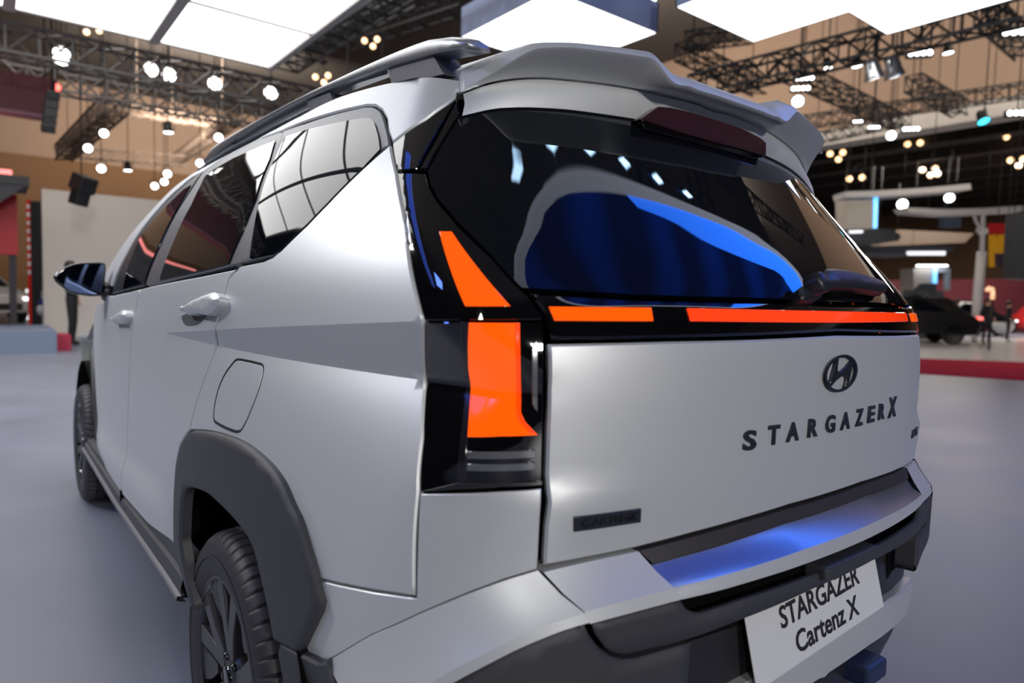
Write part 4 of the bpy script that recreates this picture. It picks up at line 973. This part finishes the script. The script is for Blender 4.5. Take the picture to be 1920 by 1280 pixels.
me = boxm('cabinet', (-.16, -.17, -.04), (.16, .17, .26), .02); o = obj('cabinet', me, LAMPB, a_); o.rotation_euler = (.35, .1, .5)
me = boxm('horn', (-.12, -.13, -.30), (.12, .13, .0), .02); o = obj('horn', me, LAMPB, a_); o.rotation_euler = (.25, .1, .5)
tube('hanger', [(0, 0, .2), (0, 0, 11.5-p[2])], .012, LAMPB, a_, 6)

# ---- left side stands
def up_to(px_top, base):                  # height above floor of a pixel on the vertical line through base
    d = raydir(*px_top); h = np.array([d[0], d[1]]); t = ((base[:2]-CAM[:2]) @ h)/(h @ h); return CAM[2]+t*d[2]
def wallbox(name, pl, pr, ptop, yth, m, parent=None, z0=0., **pr_):
    a = onz(pl, z0); b = onz(pr, z0); zt = up_to(ptop, a); return a, b, zt
b0 = ony((82, 600), 17.0); zt = ony((82, 354), 17.0)[2]
tag(box('partition_wall', (b0[0], 17.0, 0), (b0[0]+9, 17.35, zt), mat('beige_partition', (.60, .55, .49), .8)), 'tall beige booth wall standing behind the door mirror', 'booth wall')
tb = onz((70, 616), 0.); print('tower', tb)
dpt = float((tb-CAM) @ FW)
def hpx(px, base): return up_to(px, base)
tz = hpx((70, 377), tb); sc_t = dpt/FPX
tw = empty('sign_tower', tuple(tb), 'tall black and red sign tower with white vertical lettering', 'sign tower')
ux = np.array([RT[0], RT[1], 0]); ux /= np.linalg.norm(ux); ang = math.atan2(ux[1], ux[0]); tw.rotation_euler = (0, 0, ang)
box('red_column', (-9*sc_t, -.15, 0), (-2*sc_t, .15, tz), mat('red_gloss', (.70, .03, .02), .35), tw)
box('black_column', (-2*sc_t, -.16, 0), (12*sc_t, .2, tz-.02), mat('charcoal_panel', (.03, .03, .035), .5), tw)
for k in range(9):
    z = tz-.22-k*.165*tz/2.6
    o = box('tower_letter', (-8.0*sc_t, -.158, z), (-3.4*sc_t+(.3*sc_t if k % 3 else 0), -.15, z+.105+.012*(k % 2)), mat('white_letter', (.8, .8, .8), .5), tw)
# red stand with awning at the far left
pa = ony((0, 470), 15.0); pb = ony((34, 478), 15.0); zt1 = ony((34, 375), 15.0)[2]
st_ = empty('red_stand', (pb[0]-.9, 15.0, 0), 'red booth panel with slanted grey awning at the left edge', 'booth')
RED = mat('red_panel', (.42, .012, .016), .5)
box('red_panel', (-2.5, 0, pb[2]), (.9, .3, zt1+.1), RED, st_)
for x in (-2.3, .75): box('post', (x, .05, 0), (x+.12, .2, pb[2]), mat('stand_post_dark', (.03, .025, .03), .6), st_)
zt2 = ony((34, 350), 15.0)[2]
box('awning_top', (-2.6, -1.2, zt2-.1), (1.05, .3, zt2+.06), mat('awning_black', (.02, .02, .022), .5), st_)
box('red_light_strip', (-2.6, -1.1, zt2+.06), (.8, .2, zt2+.16), emis('red_strip', (1, .06, .03), 1.5), st_)
V = [(-2.6, -1.15, zt2-.1), (1.0, -1.15, zt2-.1), (-.1, -.05, pb[2]+.35), (-2.6, -.05, pb[2]+.35)]
obj('awning_soffit', mesh('awning_soffit', V, [(0, 1, 2, 3)], False), mat('soffit_grey', (.16, .15, .145), .7), st_)
# low grey platform
f1 = onz((107, 662), 0.); f0 = onz((-60, 656), 0.); zp = up_to((107, 620), f1)
tag(box('display_platform', (f1[0]-6, f1[1], 0), (f1[0], f1[1]+2.2, zp), mat('blue_grey_platform', (.16, .20, .28), .5)), 'low blue grey display platform at the left edge of the floor', 'platform')
r1 = onz((130, 650), 0.); tag(box('red_step', (f1[0]+.03, f1[1]+.45, 0), (r1[0]-.05, f1[1]+1.25, zp*.72), mat('crimson_carpet', (.36, .03, .06), .8)), 'crimson carpeted step beside the blue grey platform', 'step')
# white car nose on the left edge
def mini_car(loc, rz, col, label, group='cars on other stands', lights=None):
    c = empty('display_car', loc, label, 'car', group, rz)
    pm = mat('display_paint_%d' % int(col[0]*100+col[1]*10), col, .25, .2, coat=.6)
    prof_ = [(-2.1, .35), (-2.15, .75), (-2.0, .95), (-1.75, 1.05), (-1.2, 1.58), (-.2, 1.66), (.7, 1.60), (1.35, 1.08), (2.0, .92), (2.18, .70), (2.15, .35)]
    V = []; n = len(prof_)
    for s, w in ((-1, .88), (-1, .80), (1, .80), (1, .88)):
        for x, z in prof_: V.append((x*(1 if w > .85 else 1.01), s*(w if z < 1.1 else w*.80), z))
    F = [(i, i+1, n+i+1, n+i) for i in range(n-1)]+[(n+i, n+i+1, 2*n+i+1, 2*n+i) for i in range(n-1)]+[(2*n+i, 2*n+i+1, 3*n+i+1, 3*n+i) for i in range(n-1)]+[tuple(range(n)), tuple(range(4*n-1, 3*n-1, -1))]
    me = mesh('body', V, F, False); bm = bmesh.new(); bm.from_mesh(me); bmesh.ops.recalc_face_normals(bm, faces=bm.faces); bmesh.ops.bevel(bm, geom=bm.edges[:], offset=.05, segments=2, affect='EDGES'); bm.to_mesh(me); bm.free(); me.polygons.foreach_set('use_smooth', [True]*len(me.polygons)); body = obj('body', me, pm, c)
    for s in (-1, 1):
        V = [(-1.55, s*.885*.93, 1.12), (-1.1, s*.735, 1.50), (.62, s*.735, 1.50), (1.15, s*.80, 1.12)]
        obj('side_window', mesh('side_window', V, [(0, 1, 2, 3)], False), TINT, c)
        for x in (-1.3, 1.35): lathe('wheel', [(0., .02), (.2, .03), (.22, .01), (.31, .0), (.33, -.03), (.33, -.2)], RUBBER, c, 24, 'y', (x, s*.86, .33)) if s < 0 else lathe('wheel', [(0., -.02), (.2, -.03), (.22, -.01), (.31, .0), (.33, .03), (.33, .2)], RUBBER, c, 24, 'y', (x, s*.86, .33))
        box('head_lamp', (2.08, s*.72-.16, .72), (2.19, s*.72+.16, .80), emis('headlamp_white', (1, 1, 1), 3.), c)
        box('tail_lamp', (-2.19, s*.66-.2, .86), (-2.06, s*.66+.2, .96), emis('taillamp_red', (1, .04, .02), 2.2), c)
    obj('windscreen', mesh('windscreen', [(.74, -.66, 1.55), (.74, .66, 1.55), (1.36, .74, 1.11), (1.36, -.74, 1.11)], [(0, 1, 2, 3)], False), TINT, c)
    obj('rear_screen', mesh('rear_screen', [(-1.28, -.64, 1.54), (-1.28, .64, 1.54), (-1.78, .7, 1.10), (-1.78, -.7, 1.10)], [(0, 3, 2, 1)], False), TINT, c)
    box('grille', (2.12, -.5, .42), (2.2, .5, .62), CLAD2, c)
    return c
wc = onz((18, 606), 0.); mini_car((wc[0]-1.35, wc[1]+1.2, 0), math.radians(-55), (.75, .76, .78), 'white display car with lit headlamp cut by the left edge')
# light stick
ls = onz((53, 602), 0.); zl_ = up_to((53, 542), ls)
lst = empty('light_post', tuple(ls), 'slim white glowing light post before the red sign tower', 'light post'); lathe('glow_tube', [(0., .05), (.055, .05), (.055, zl_), (0., zl_)], emis('glow_tube_white', (.95, .97, 1), 1.2), lst, 12); lathe('base_plate', [(0., 0.), (.14, 0.), (.14, .05), (0., .05)], LAMPB, lst, 16)
# post with balloons
bp_ = onz((83, 622), 0.); bt = up_to((82, 546), bp_); bs = float((bp_-CAM) @ FW)/FPX
bo = empty('balloon_post', tuple(bp_), 'white post with blue, white and pink balloons', 'balloon post')
lathe('post', [(0., 0.), (.05, 0.), (.045, bt), (0., bt)], mat('white_post', (.75, .75, .77), .5), bo, 12)
for (px, rr, cc, nm) in [((85, 568), 10, (.01, .05, .35), 'blue'), ((84, 581), 13, (.75, .75, .78), 'white'), ((93, 590), 11, (.7, .25, .5), 'pink')]:
    z = up_to(px, bp_); x = (px[0]-83)*bs; bm = bmesh.new(); bmesh.ops.create_uvsphere(bm, u_segments=16, v_segments=10, radius=rr*bs); me = bpy.data.meshes.new('balloon'); bm.to_mesh(me); bm.free(); me.transform(Matrix.Translation(Vector((x*ux[0], x*ux[1]-.05, z)))); me.polygons.foreach_set('use_smooth', [True]*len(me.polygons)); obj('balloon', me, mat('balloon_'+nm, cc, .3), bo, label=nm+' balloon')
tag(flat('red_carpet', [onz(q_, 0.)[:2] for q_ in ((88, 586), (152, 580), (160, 602), (106, 612))], .012, mat('bright_red_carpet', (.55, .02, .02), .9, spec=.1), .012), 'bright red carpet behind the balloon post', 'carpet')
# people
def person(base, h, facing, label, top, legs, skin=(.55, .33, .24), hair=(.02, .015, .012), dress=False, arm=0.):
    r = empty('person', tuple(base), label, 'person', None, facing); k = h/1.7
    J = {'pelvis': (0, 0, .93), 'waist': (0, 0, 1.08), 'chest': (0, .01, 1.28), 'neckb': (0, .02, 1.43), 'neck': (0, .02, 1.49), 'head1': (0, .0, 1.56), 'head2': (0, 0, 1.64),
         'hl': (-.09, 0, .90), 'kl': (-.10, -.02, .50), 'al': (-.10, .02, .09), 'tl': (-.11, -.12, .03), 'hr': (.09, 0, .90), 'kr': (.10, -.01, .50), 'ar': (.11, .03, .09), 'tr': (.12, -.11, .03),
         'sl': (-.17, .01, 1.38), 'el': (-.24, .03, 1.12), 'wl': (-.22, -.10-arm*.25, .92+arm*.25), 'fl': (-.21, -.16-arm*.3, .86+arm*.3), 'sr': (.17, .01, 1.38), 'er': (.25, .03, 1.12), 'wr': (.24, -.06, .90), 'fr': (.23, -.10, .82)}
    E = [('pelvis', 'waist'), ('waist', 'chest'), ('chest', 'neckb'), ('neckb', 'neck'), ('neck', 'head1'), ('head1', 'head2'), ('pelvis', 'hl'), ('hl', 'kl'), ('kl', 'al'), ('al', 'tl'), ('pelvis', 'hr'), ('hr', 'kr'), ('kr', 'ar'), ('ar', 'tr'), ('neckb', 'sl'), ('sl', 'el'), ('el', 'wl'), ('wl', 'fl'), ('neckb', 'sr'), ('sr', 'er'), ('er', 'wr'), ('wr', 'fr')]
    Rr = {'pelvis': (.15, .11), 'waist': (.125, .095), 'chest': (.155, .11), 'neckb': (.08, .07), 'neck': (.05, .05), 'head1': (.075, .09), 'head2': (.08, .095), 'hl': (.09, .09), 'kl': (.06, .06), 'al': (.04, .045), 'tl': (.035, .03), 'hr': (.09, .09), 'kr': (.06, .06), 'ar': (.04, .045), 'tr': (.035, .03), 'sl': (.06, .06), 'el': (.043, .043), 'wl': (.03, .03), 'fl': (.03, .022), 'sr': (.06, .06), 'er': (.043, .043), 'wr': (.03, .03), 'fr': (.03, .022)}
    names = list(J); idx = {a: i for i, a in enumerate(names)}
    me = bpy.data.meshes.new('body'); me.from_pydata([tuple(c*k for c in J[a]) for a in names], [(idx[a], idx[b]) for a, b in E], []); me.update()
    o = bpy.data.objects.new('body', me); COL.objects.link(o); o.parent = r
    sk = o.modifiers.new('skin', 'SKIN'); 
    for a in names:
        v = me.skin_vertices[0].data[idx[a]]; v.radius = tuple(c*k for c in Rr[a]); v.use_root = a == 'pelvis'
    sub = o.modifiers.new('sub', 'SUBSURF'); sub.levels = sub.render_levels = 2
    bpy.context.view_layer.update(); dg = bpy.context.evaluated_depsgraph_get(); m2 = bpy.data.meshes.new_from_object(o.evaluated_get(dg)); o.modifiers.clear(); o.data = m2; m2.name = 'body'
    tm = mat('cloth_%d' % (hash(top) % 9999), top, .8); lm = mat('cloth_%d' % (hash(legs) % 9999), legs, .8); km = mat('skin_%d' % (hash(skin) % 99), skin, .5)
    m2.materials.clear()
    for q_ in (tm, lm, km): m2.materials.append(q_)
    for p_ in m2.polygons:
        z = p_.center[2]/k; ax = abs(p_.center[0])/k; p_.use_smooth = True
        p_.material_index = 2 if (z > 1.45 or (ax > .19 and z < 1.0) or (dress and z < .45)) else (1 if z < .96 else 0)
    bm = bmesh.new(); bmesh.ops.create_uvsphere(bm, u_segments=14, v_segments=10, radius=.105*k); me = bpy.data.meshes.new('hair'); bm.to_mesh(me); bm.free()
    me.transform(Matrix.Translation((0, .025*k, 1.635*k)) @ Matrix.Diagonal((.92, 1.0, 1.08, 1))); me.polygons.foreach_set('use_smooth', [True]*len(me.polygons)); obj('hair', me, mat('dark_hair', hair, .5), r)
    return r
pp = onz((136, 648), 0.); ph = up_to((136, 546), pp); print('person', pp, ph)
person(pp, 1.63, 1.2, 'person in long black dress with one arm out below the door mirror', (.012, .012, .014), (.012, .012, .014), arm=.8)

# ---- right side stands
WH = mat('white_stand', (.68, .68, .68), .5)
sa = onz((1732, 676), 0.); print('stage', sa, onz((1735, 640), 0.), onz((1920, 712), 0.))
def ybox(name, px, depth, w, h, d, m, parent=None): pass
# raised white stage with crimson edge: front edge runs along y
s0_ = onz((1728, 700), 0.); s1_ = onz((1925, 714), 0.)
dv = s1_-s0_; dv /= np.linalg.norm(dv); nv = np.array([dv[1], -dv[0], 0]); nv = nv if nv @ FW > 0 else -nv
def obox(name, o, a, b, lo, hi, m, parent=None, **pr):   # box in a frame o + a*x + b*y
    me = boxm(name, lo, hi); Mx = Matrix(((a[0], b[0], 0, o[0]), (a[1], b[1], 0, o[1]), (0, 0, 1, o[2]), (0, 0, 0, 1))); me.transform(Mx)
    if Mx.determinant() < 0: me.flip_normals()
    return obj(name, me, m, parent, **pr)
zst = .02
stg = tag(flat('white_floor_stage', [onz(q_, 0.)[:2] for q_ in ((1690, 636), (2300, 632), (2300, 690), (1925, 680), (1690, 672))], .02, mat('white_gloss_stage', (.62, .62, .63), .2), .02), 'glossy white stand floor beyond the crimson strip at right', 'stage')
tag(flat('crimson_floor_strip', [onz(q_, 0.)[:2] for q_ in ((1660, 671), (1925, 681), (2300, 694), (2300, 732), (1925, 714), (1660, 696))], .024, mat('crimson_fascia', (.40, .008, .04), .9, spec=.1), .02), 'crimson strip along the edge of the white stand floor at right', 'carpet')
def ons(px): return onz(px, zst)
# leaning white mast
m0 = onz((1826, 641), zst); m1 = ony((1838, 472), m0[1]); dm = float((m0-CAM) @ FW); sm_ = dm/FPX
def upw(px): return atd(px, dm)
ms = empty('leaning_mast', tuple(m0), 'slender white leaning mast with hooked arm on the right stage', 'mast')
tube('mast_lower', [upw((1826, 641))-m0, upw((1833, 560))-m0, upw((1841, 472))-m0], [5*sm_, 8.5*sm_, 8*sm_], mat('white_post', (.75, .75, .77), .5), ms, 14)
tube('mast_upper', [upw((1841, 472))-m0, upw((1844, 398))-m0], [4.5*sm_, 3.5*sm_], mat('white_post', (.75, .75, .77), .5), ms, 12)
tube('hook_arm', [upw(q_)-m0 for q_ in ((1826, 402), (1830, 415), (1836, 425), (1832, 432), (1840, 440), (1850, 436), (1853, 428))], 3*sm_, mat('white_post', (.75, .75, .77), .5), ms, 8)
# white ring beams and blocks overhead
def slab(name, pxs, depth, th, m, label=None, cat=None, parent=None, group=None):
    p = np.array([atd(q_, depth) for q_ in pxs]); n = len(p); off = np.array([FW[0], FW[1], 0])*th; V = list(p)+list(p+off)
    F = [tuple(range(n)), tuple(range(2*n-1, n-1, -1))]+[(i, n+i, n+(i+1) % n, (i+1) % n) for i in range(n)]
    me = mesh(name, V, F, False); bm = bmesh.new(); bm.from_mesh(me); bmesh.ops.recalc_face_normals(bm, faces=bm.faces); bm.to_mesh(me); bm.free(); o = obj(name, me, m, parent)
    if label: tag(o, label, cat, group)
    if label and name.startswith('hanging'):
        q0, q1 = p[np.argmin(p[:, 0])], p[np.argmax(p[:, 0])]; top = p[:, 2].max()
        for f_ in (.25, .75):
            q_ = q0*(1-f_)+q1*f_+off*.5; hz = 11.5 if q_[0] < 22 else 9.05
            if hz > top: tube('hanger', [(q_[0], q_[1], p[:, 2].mean()), (q_[0], q_[1], hz)], .012, LAMPB, o, 5)
    return o
X = CROP['X'] = (1500, 300, 2.91)
BEI = mat('beige_block', (.55, .52, .48), .7); DKG = mat('dark_slate_canopy', (.06, .07, .085), .6)
hb = slab('hanging_block', K('X', (238, 205), (412, 195), (412, 372), (245, 378)), 22.5, .6, BEI, 'beige hanging block with a blue lit edge beside the rear window', 'hanging block')
slab('blue_edge_light', K('X', (405, 196), (427, 194), (421, 370), (403, 372)), 19.95, .05, emis('blue_edge', (.03, .42, 1), 2.), parent=hb)
slab('hanging_beam', K('X', (250, 172), (400, 168), (700, 150), (930, 128), (935, 160), (700, 180), (430, 200), (255, 203)), 19.8, .8, WH, 'long white hanging beam above the beige block', 'beam')
slab('hanging_ring_beam', K('X', (575, 258), (800, 268), (1000, 262), (1225, 248), (1225, 276), (1000, 290), (800, 297), (600, 285)), 24, .8, WH, 'white hanging ring beam running to the right edge', 'beam')
cn = slab('hanging_canopy', K('X', (265, 372), (500, 375), (552, 410), (540, 440), (300, 452), (270, 420)), 26, 3., DKG, 'dark hanging canopy with a small light under the beige block', 'canopy')
slab('canopy_light', K('X', (270, 374), (345, 372), (343, 396), (275, 398)), 25.9, .1, emis('canopy_white', (.9, .93, 1), 1.2), parent=cn)
cn2 = slab('hanging_canopy', K('X', (345, 468), (850, 470), (830, 500), (700, 512), (360, 505)), 30, 3., DKG, 'flat dark hanging canopy with a long white light bar', 'canopy')
slab('canopy_light', K('X', (588, 498), (795, 497), (793, 518), (592, 518)), 29.9, .1, emis('canopy_white', (.9, .93, 1), 1.2), parent=cn2)
slab('hanging_screen', K('X', (780, 295), (880, 295), (880, 365), (780, 365)), 30, .3, mat('dull_blue_box', (.10, .13, .20), .6), 'small blue grey box with lit lower edge hanging left of the mast', 'screen')
slab('hanging_tan_fascia', K('X', (550, 380), (950, 400), (900, 450), (420, 470)), 38, 1., mat('fascia_tan', (.09, .066, .05), .85), 'tan fascia of a far stand under the ring beam', 'fascia')
slab('hanging_red_sign', K('X', (362, 500), (452, 500), (452, 531), (366, 531)), 34, .2, mat('dull_red_sign', (.42, .05, .07), .5), 'small plain red sign on a far stand beside the rear window', 'sign')
bn = slab('hanging_banner', K('X', (1040, 405), (1165, 402), (1160, 575), (1085, 575), (1080, 583), (1040, 583)), 22, .1, mat('yellow_banner', (.62, .32, .01), .6), 'yellow and red banner hanging right of the mast', 'banner')
slab('red_heading', K('X', (1035, 345), (1168, 345), (1166, 402), (1040, 404)), 21.95, .1, mat('banner_red', (.36, .006, .012), .6), parent=bn)
slab('purple_box', K('X', (1072, 510), (1150, 508), (1150, 580), (1075, 582)), 21.9, .1, mat('banner_purple', (.035, .02, .04), .6), parent=bn)
slab('hanging_black_screen', K('X', (1170, 285), (1260, 280), (1260, 655), (1148, 645), (1160, 480)), 16.5, .3, mat('slate_screen', (.045, .05, .055), .5), 'tall dark slate screen at the right edge', 'screen')
# far low wall of stands and kiosks
wl = slab('crimson_far_wall', K('X', (470, 655), (1260, 645), (1260, 960), (470, 960)), 40, .5, mat('far_crimson', (.12, .02, .03), .7), 'long dark crimson stand wall far behind the right stage', 'stand wall')
kb = slab('kiosk', K('X', (620, 590), (745, 585), (745, 735), (622, 735)), 28, 1., BEI, 'small beige kiosk with blue lit edge and a lamp ring', 'kiosk')
slab('blue_edge_light', K('X', (732, 590), (750, 580), (748, 672), (730, 674)), 27.9, .05, emis('blue_edge', (.03, .42, 1), 2.), parent=kb)
slab('kiosk_arm', K('X', (750, 590), (822, 590), (822, 710), (808, 710), (806, 612), (750, 612)), 27.9, .3, mat('kiosk_blue_grey', (.35, .40, .48), .5), parent=kb)
slab('kiosk_dark_foot', K('X', (630, 735), (640, 700), (670, 672), (745, 672), (745, 735)), 27.8, .3, DKG, parent=kb)
for k in range(7): lathe('kiosk_lamp', [(0., -.02), (.09, -.02), (.10, .02), (0., .05)], LAMPS, kb, 10, 'z', tuple(atd(K('X', (648+k*24, 577))[0], 27.8)))
q_ = kb.data.vertices[3].co; box('kiosk_base', (q_.x-.1, q_.y-.6, 0), (q_.x+1.4, q_.y+.4, q_.z+.2), DKG, kb)
# cars and people on the right
c1 = onz((1735, 640), zst)
mini_car((*(atd((1690, 630), 24)[:2]), .02), math.radians(125), (.02, .02, .022), 'black display car with lit red tail lamps behind the rear lamp corner')
mini_car((*(atd((1795, 625), 33)[:2]), .0), math.radians(-45), (.012, .012, .014), 'black display car standing left of the mast')
mini_car((*(atd((1742, 618), 38)[:2]), .0), math.radians(60), (.08, .085, .09), 'dark grey display car far behind, beside the blue edged kiosk')
mini_car((*(atd((1875, 616), 42)[:2]), .0), math.radians(-20), (.03, .03, .035), 'black display car far behind the people at right')
mini_car((*(atd((1960, 620), 36)[:2]), .0), math.radians(40), (.50, .02, .02), 'red display car at the far right edge')
for px_f, px_h, lb, tp, lg in [((1791, 641), (1791, 562), 'person in dark top and tan trousers standing left of the mast', (.015, .015, .018), (.30, .17, .09)), ((1848, 645), (1848, 560), 'person in dark suit standing just right of the mast', (.012, .013, .02), (.012, .013, .02)), ((1888, 640), (1888, 566), 'person in dark clothes near the right edge beside the pale chair', (.014, .014, .018), (.02, .02, .024))]:
    b_ = onz(px_f, zst); h_ = up_to(px_h, b_)-zst; print('p', b_, h_, (b_-CAM) @ FW)
    b_ = np.array([b_[0], b_[1], zst]); person(b_, min(max(h_, 1.55), 1.82), random.uniform(-1, 1), lb, tp, lg)
ch = ons((1880, 632)); cr_ = empty('lounge_chair', tuple(ch), 'pale shell lounge chair on the right stage', 'chair')
bm = bmesh.new(); bmesh.ops.create_uvsphere(bm, u_segments=16, v_segments=10, radius=.42); me = bpy.data.meshes.new('shell'); bmesh.ops.delete(bm, geom=[v for v in bm.verts if v.co.z > .18], context='VERTS'); bm.to_mesh(me); bm.free(); me.transform(Matrix.Translation((0, 0, .55))); obj('shell', me, WH, cr_); lathe('pedestal', [(0., 0.), (.25, 0.), (.24, .02), (.04, .05), (.04, .16), (0., .16)], CHROME, cr_, 16)
og = empty('orange_hook_sign', tuple(atd((1860, 560), 20)*np.array([1, 1, 0])), 'glowing orange hook shaped sign above the people at right', 'sign')
ob_ = atd((1860, 560), 20)*np.array([1, 1, 0])
tube('hook', [atd(K('X', q_)[0], 20)-ob_ for q_ in ((1018, 712), (1030, 698), (1048, 702), (1052, 725), (1050, 760))], .06, emis('orange_glow', (1, .45, .18), 1.), og, 8)
tube('post', [atd(K('X', (1050, 760))[0], 20)-ob_, np.array([0, 0, 0.])+(atd(K('X', (1050, 760))[0], 20)-ob_)*np.array([1, 1, 0])], .03, LAMPB, og, 6)

# ---- behind the photographer: blue LED canopy with grey rounded frame, seen in the rear window
def rrect(x0, x1, y0, y1, r, n=8):
    out = []
    for cx, cy, a0 in ((x1-r, y1-r, 0), (x0+r, y1-r, 90), (x0+r, y0+r, 180), (x1-r, y0+r, 270)):
        out += [(cx+r*math.cos(math.radians(a0+90*k/n)), cy+r*math.sin(math.radians(a0+90*k/n))) for k in range(n+1)]
    return out
bc = empty('ceiling_blue_canopy', (4, -3.72, 6), 'large blue LED canopy with grey rounded frame hanging behind and above the tailgate', 'canopy')
io = rrect(-4.2, 4.8, -3.6, 2.60, 1.7); ii = rrect(-4.07, 4.67, -3.47, 2.49, 1.6); n = len(io)
V = [(x, y, z) for z in (0, .3) for x, y in io]+[(x, y, z) for z in (0, .3) for x, y in ii]
F = [(i, (i+1) % n, 2*n+(i+1) % n, 2*n+i) for i in range(n)]+[(i, n+i, n+(i+1) % n, (i+1) % n) for i in range(n)]
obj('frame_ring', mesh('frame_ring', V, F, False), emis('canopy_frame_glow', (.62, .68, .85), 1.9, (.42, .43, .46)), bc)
lm = bpy.data.materials.new('blue_led_screen'); lm.use_nodes = True; nt = lm.node_tree; b = nt.nodes['Principled BSDF']; b.inputs['Base Color'].default_value = (.01, .01, .02, 1); b.inputs['Roughness'].default_value = .4
tc = nt.nodes.new('ShaderNodeTexCoord'); wv = nt.nodes.new('ShaderNodeTexWave'); wv.inputs['Scale'].default_value = .22; wv.inputs['Distortion'].default_value = 4.0; rmp = nt.nodes.new('ShaderNodeValToRGB')
rmp.color_ramp.elements[0].color = (.0, .02, .22, 1); rmp.color_ramp.elements[1].color = (.0, .07, .75, 1); rmp.color_ramp.elements[0].position = .25
nt.links.new(tc.outputs['Object'], wv.inputs['Vector']); nt.links.new(wv.outputs['Fac'], rmp.inputs['Fac']); nt.links.new(rmp.outputs['Color'], b.inputs['Emission Color']); b.inputs['Emission Strength'].default_value = 1.0
V = [(x, y, .04) for x, y in ii]; obj('led_screen', mesh('led_screen', V, [tuple(reversed(range(n)))], False), lm, bc)
i3 = rrect(-3.4, 4.0, -2.8, 1.9, 1.1); V = []; F = []
sel = [k for k in range(len(ii)) if ii[k][0] > -1.0]
for k in range(27, 36): pass
ringk = [(ii[k], i3[k]) for k in range(27, 36)]+[(ii[k], i3[k]) for k in range(0, 9)]+[((-1.2, 2.49), (-1.0, 2.36))]
for a, c in ringk: V += [(a[0], a[1], .02), (c[0], c[1], .02)]
for k in range(len(ringk)-1): F.append((2*k, 2*k+1, 2*k+3, 2*k+2))
obj('blue_light_band', mesh('blue_light_band', V, F, False), emis('blue_band_glow', (.01, .16, 1), 9.), bc)
for x, y in ((-3.5, 2.2), (3.9, 2.2), (-3.5, -2.9), (3.9, -2.9)): tube('hanger', [(x, y, .3), (x, y, 5.5)], .015, LAMPB, bc, 5)
for k in range(6):
    x = .35+.62*k; o = empty('ceiling_square_lamp', (x, -.90, 5.0), 'small diamond white LED lamp, %s from the left before the blue canopy' % ['first', 'second', 'third', 'fourth', 'fifth', 'sixth'][k], 'lamp', 'square LED lamps in a row')
    flat('lamp_face', [(.11, 0), (0, .032), (-.11, 0), (0, -.032)], .0, emis('square_led', (.45, .70, 1), 22.), .01, o); flat('lamp_case', [(.12, 0), (0, .04), (-.12, 0), (0, -.04)], .12, LAMPB, .115, o); tube('hanger', [(0, 0, .12), (0, 0, 6.5)], .01, LAMPB, o, 5)

# ---- unseen area lights, added to brighten the car, floor, walls and hall
def area(name, loc, target, size, power, col=(1, 1, 1)):
    l = bpy.data.lights.new(name, 'AREA'); l.shape = 'SQUARE'; l.size = size; l.energy = power; l.color = col
    o = bpy.data.objects.new(name, l); COL.objects.link(o); o.location = loc
    o.rotation_euler = Vector((0, 0, -1)).rotation_difference((Vector(target)-Vector(loc)).normalized()).to_euler(); return o
area('added_fill_flood', (-9, 8, 8.5), (-.9, .3, 1), 1.5, 620, (1, .99, .96))  # added fill from the left, brightens the car side
area('added_fill_flood', (-9, -10, 8), (0, 0, .8), 1.2, 350, (1, .98, .94))
area('added_fill_flood', (-2.5, -14, 4.6), (0, -1, .9), 1.0, 800, (1, .97, .93))  # added fill set low, brightens the tailgate more than the ledge
area('added_blue_wash', (-7, 1, 6), (-3, 1, 0), 1.0, 60, (.12, .25, 1))  # added blue light, tints the floor and lower car side
area('added_wall_wash', (6, 28, 10.5), (8, 40, 9.5), 5, 2400, (1, .86, .72))  # added lights without fixtures, brighten the tan walls
area('added_wall_wash', (14, 2, 10.5), (22, 5, 9), 5, 900, (1, .86, .72))
area('added_wall_wash', (14, 14, 10.5), (22, 16, 9), 5, 900, (1, .86, .72))
area('far_hall_light', (38, 12, 8.3), (38, 12, 0), 8, 2300, (1, .9, .8))
area('left_stand_light', (0, 13, 9), (1, 16, 2), 3, 500, (1, .95, .9))
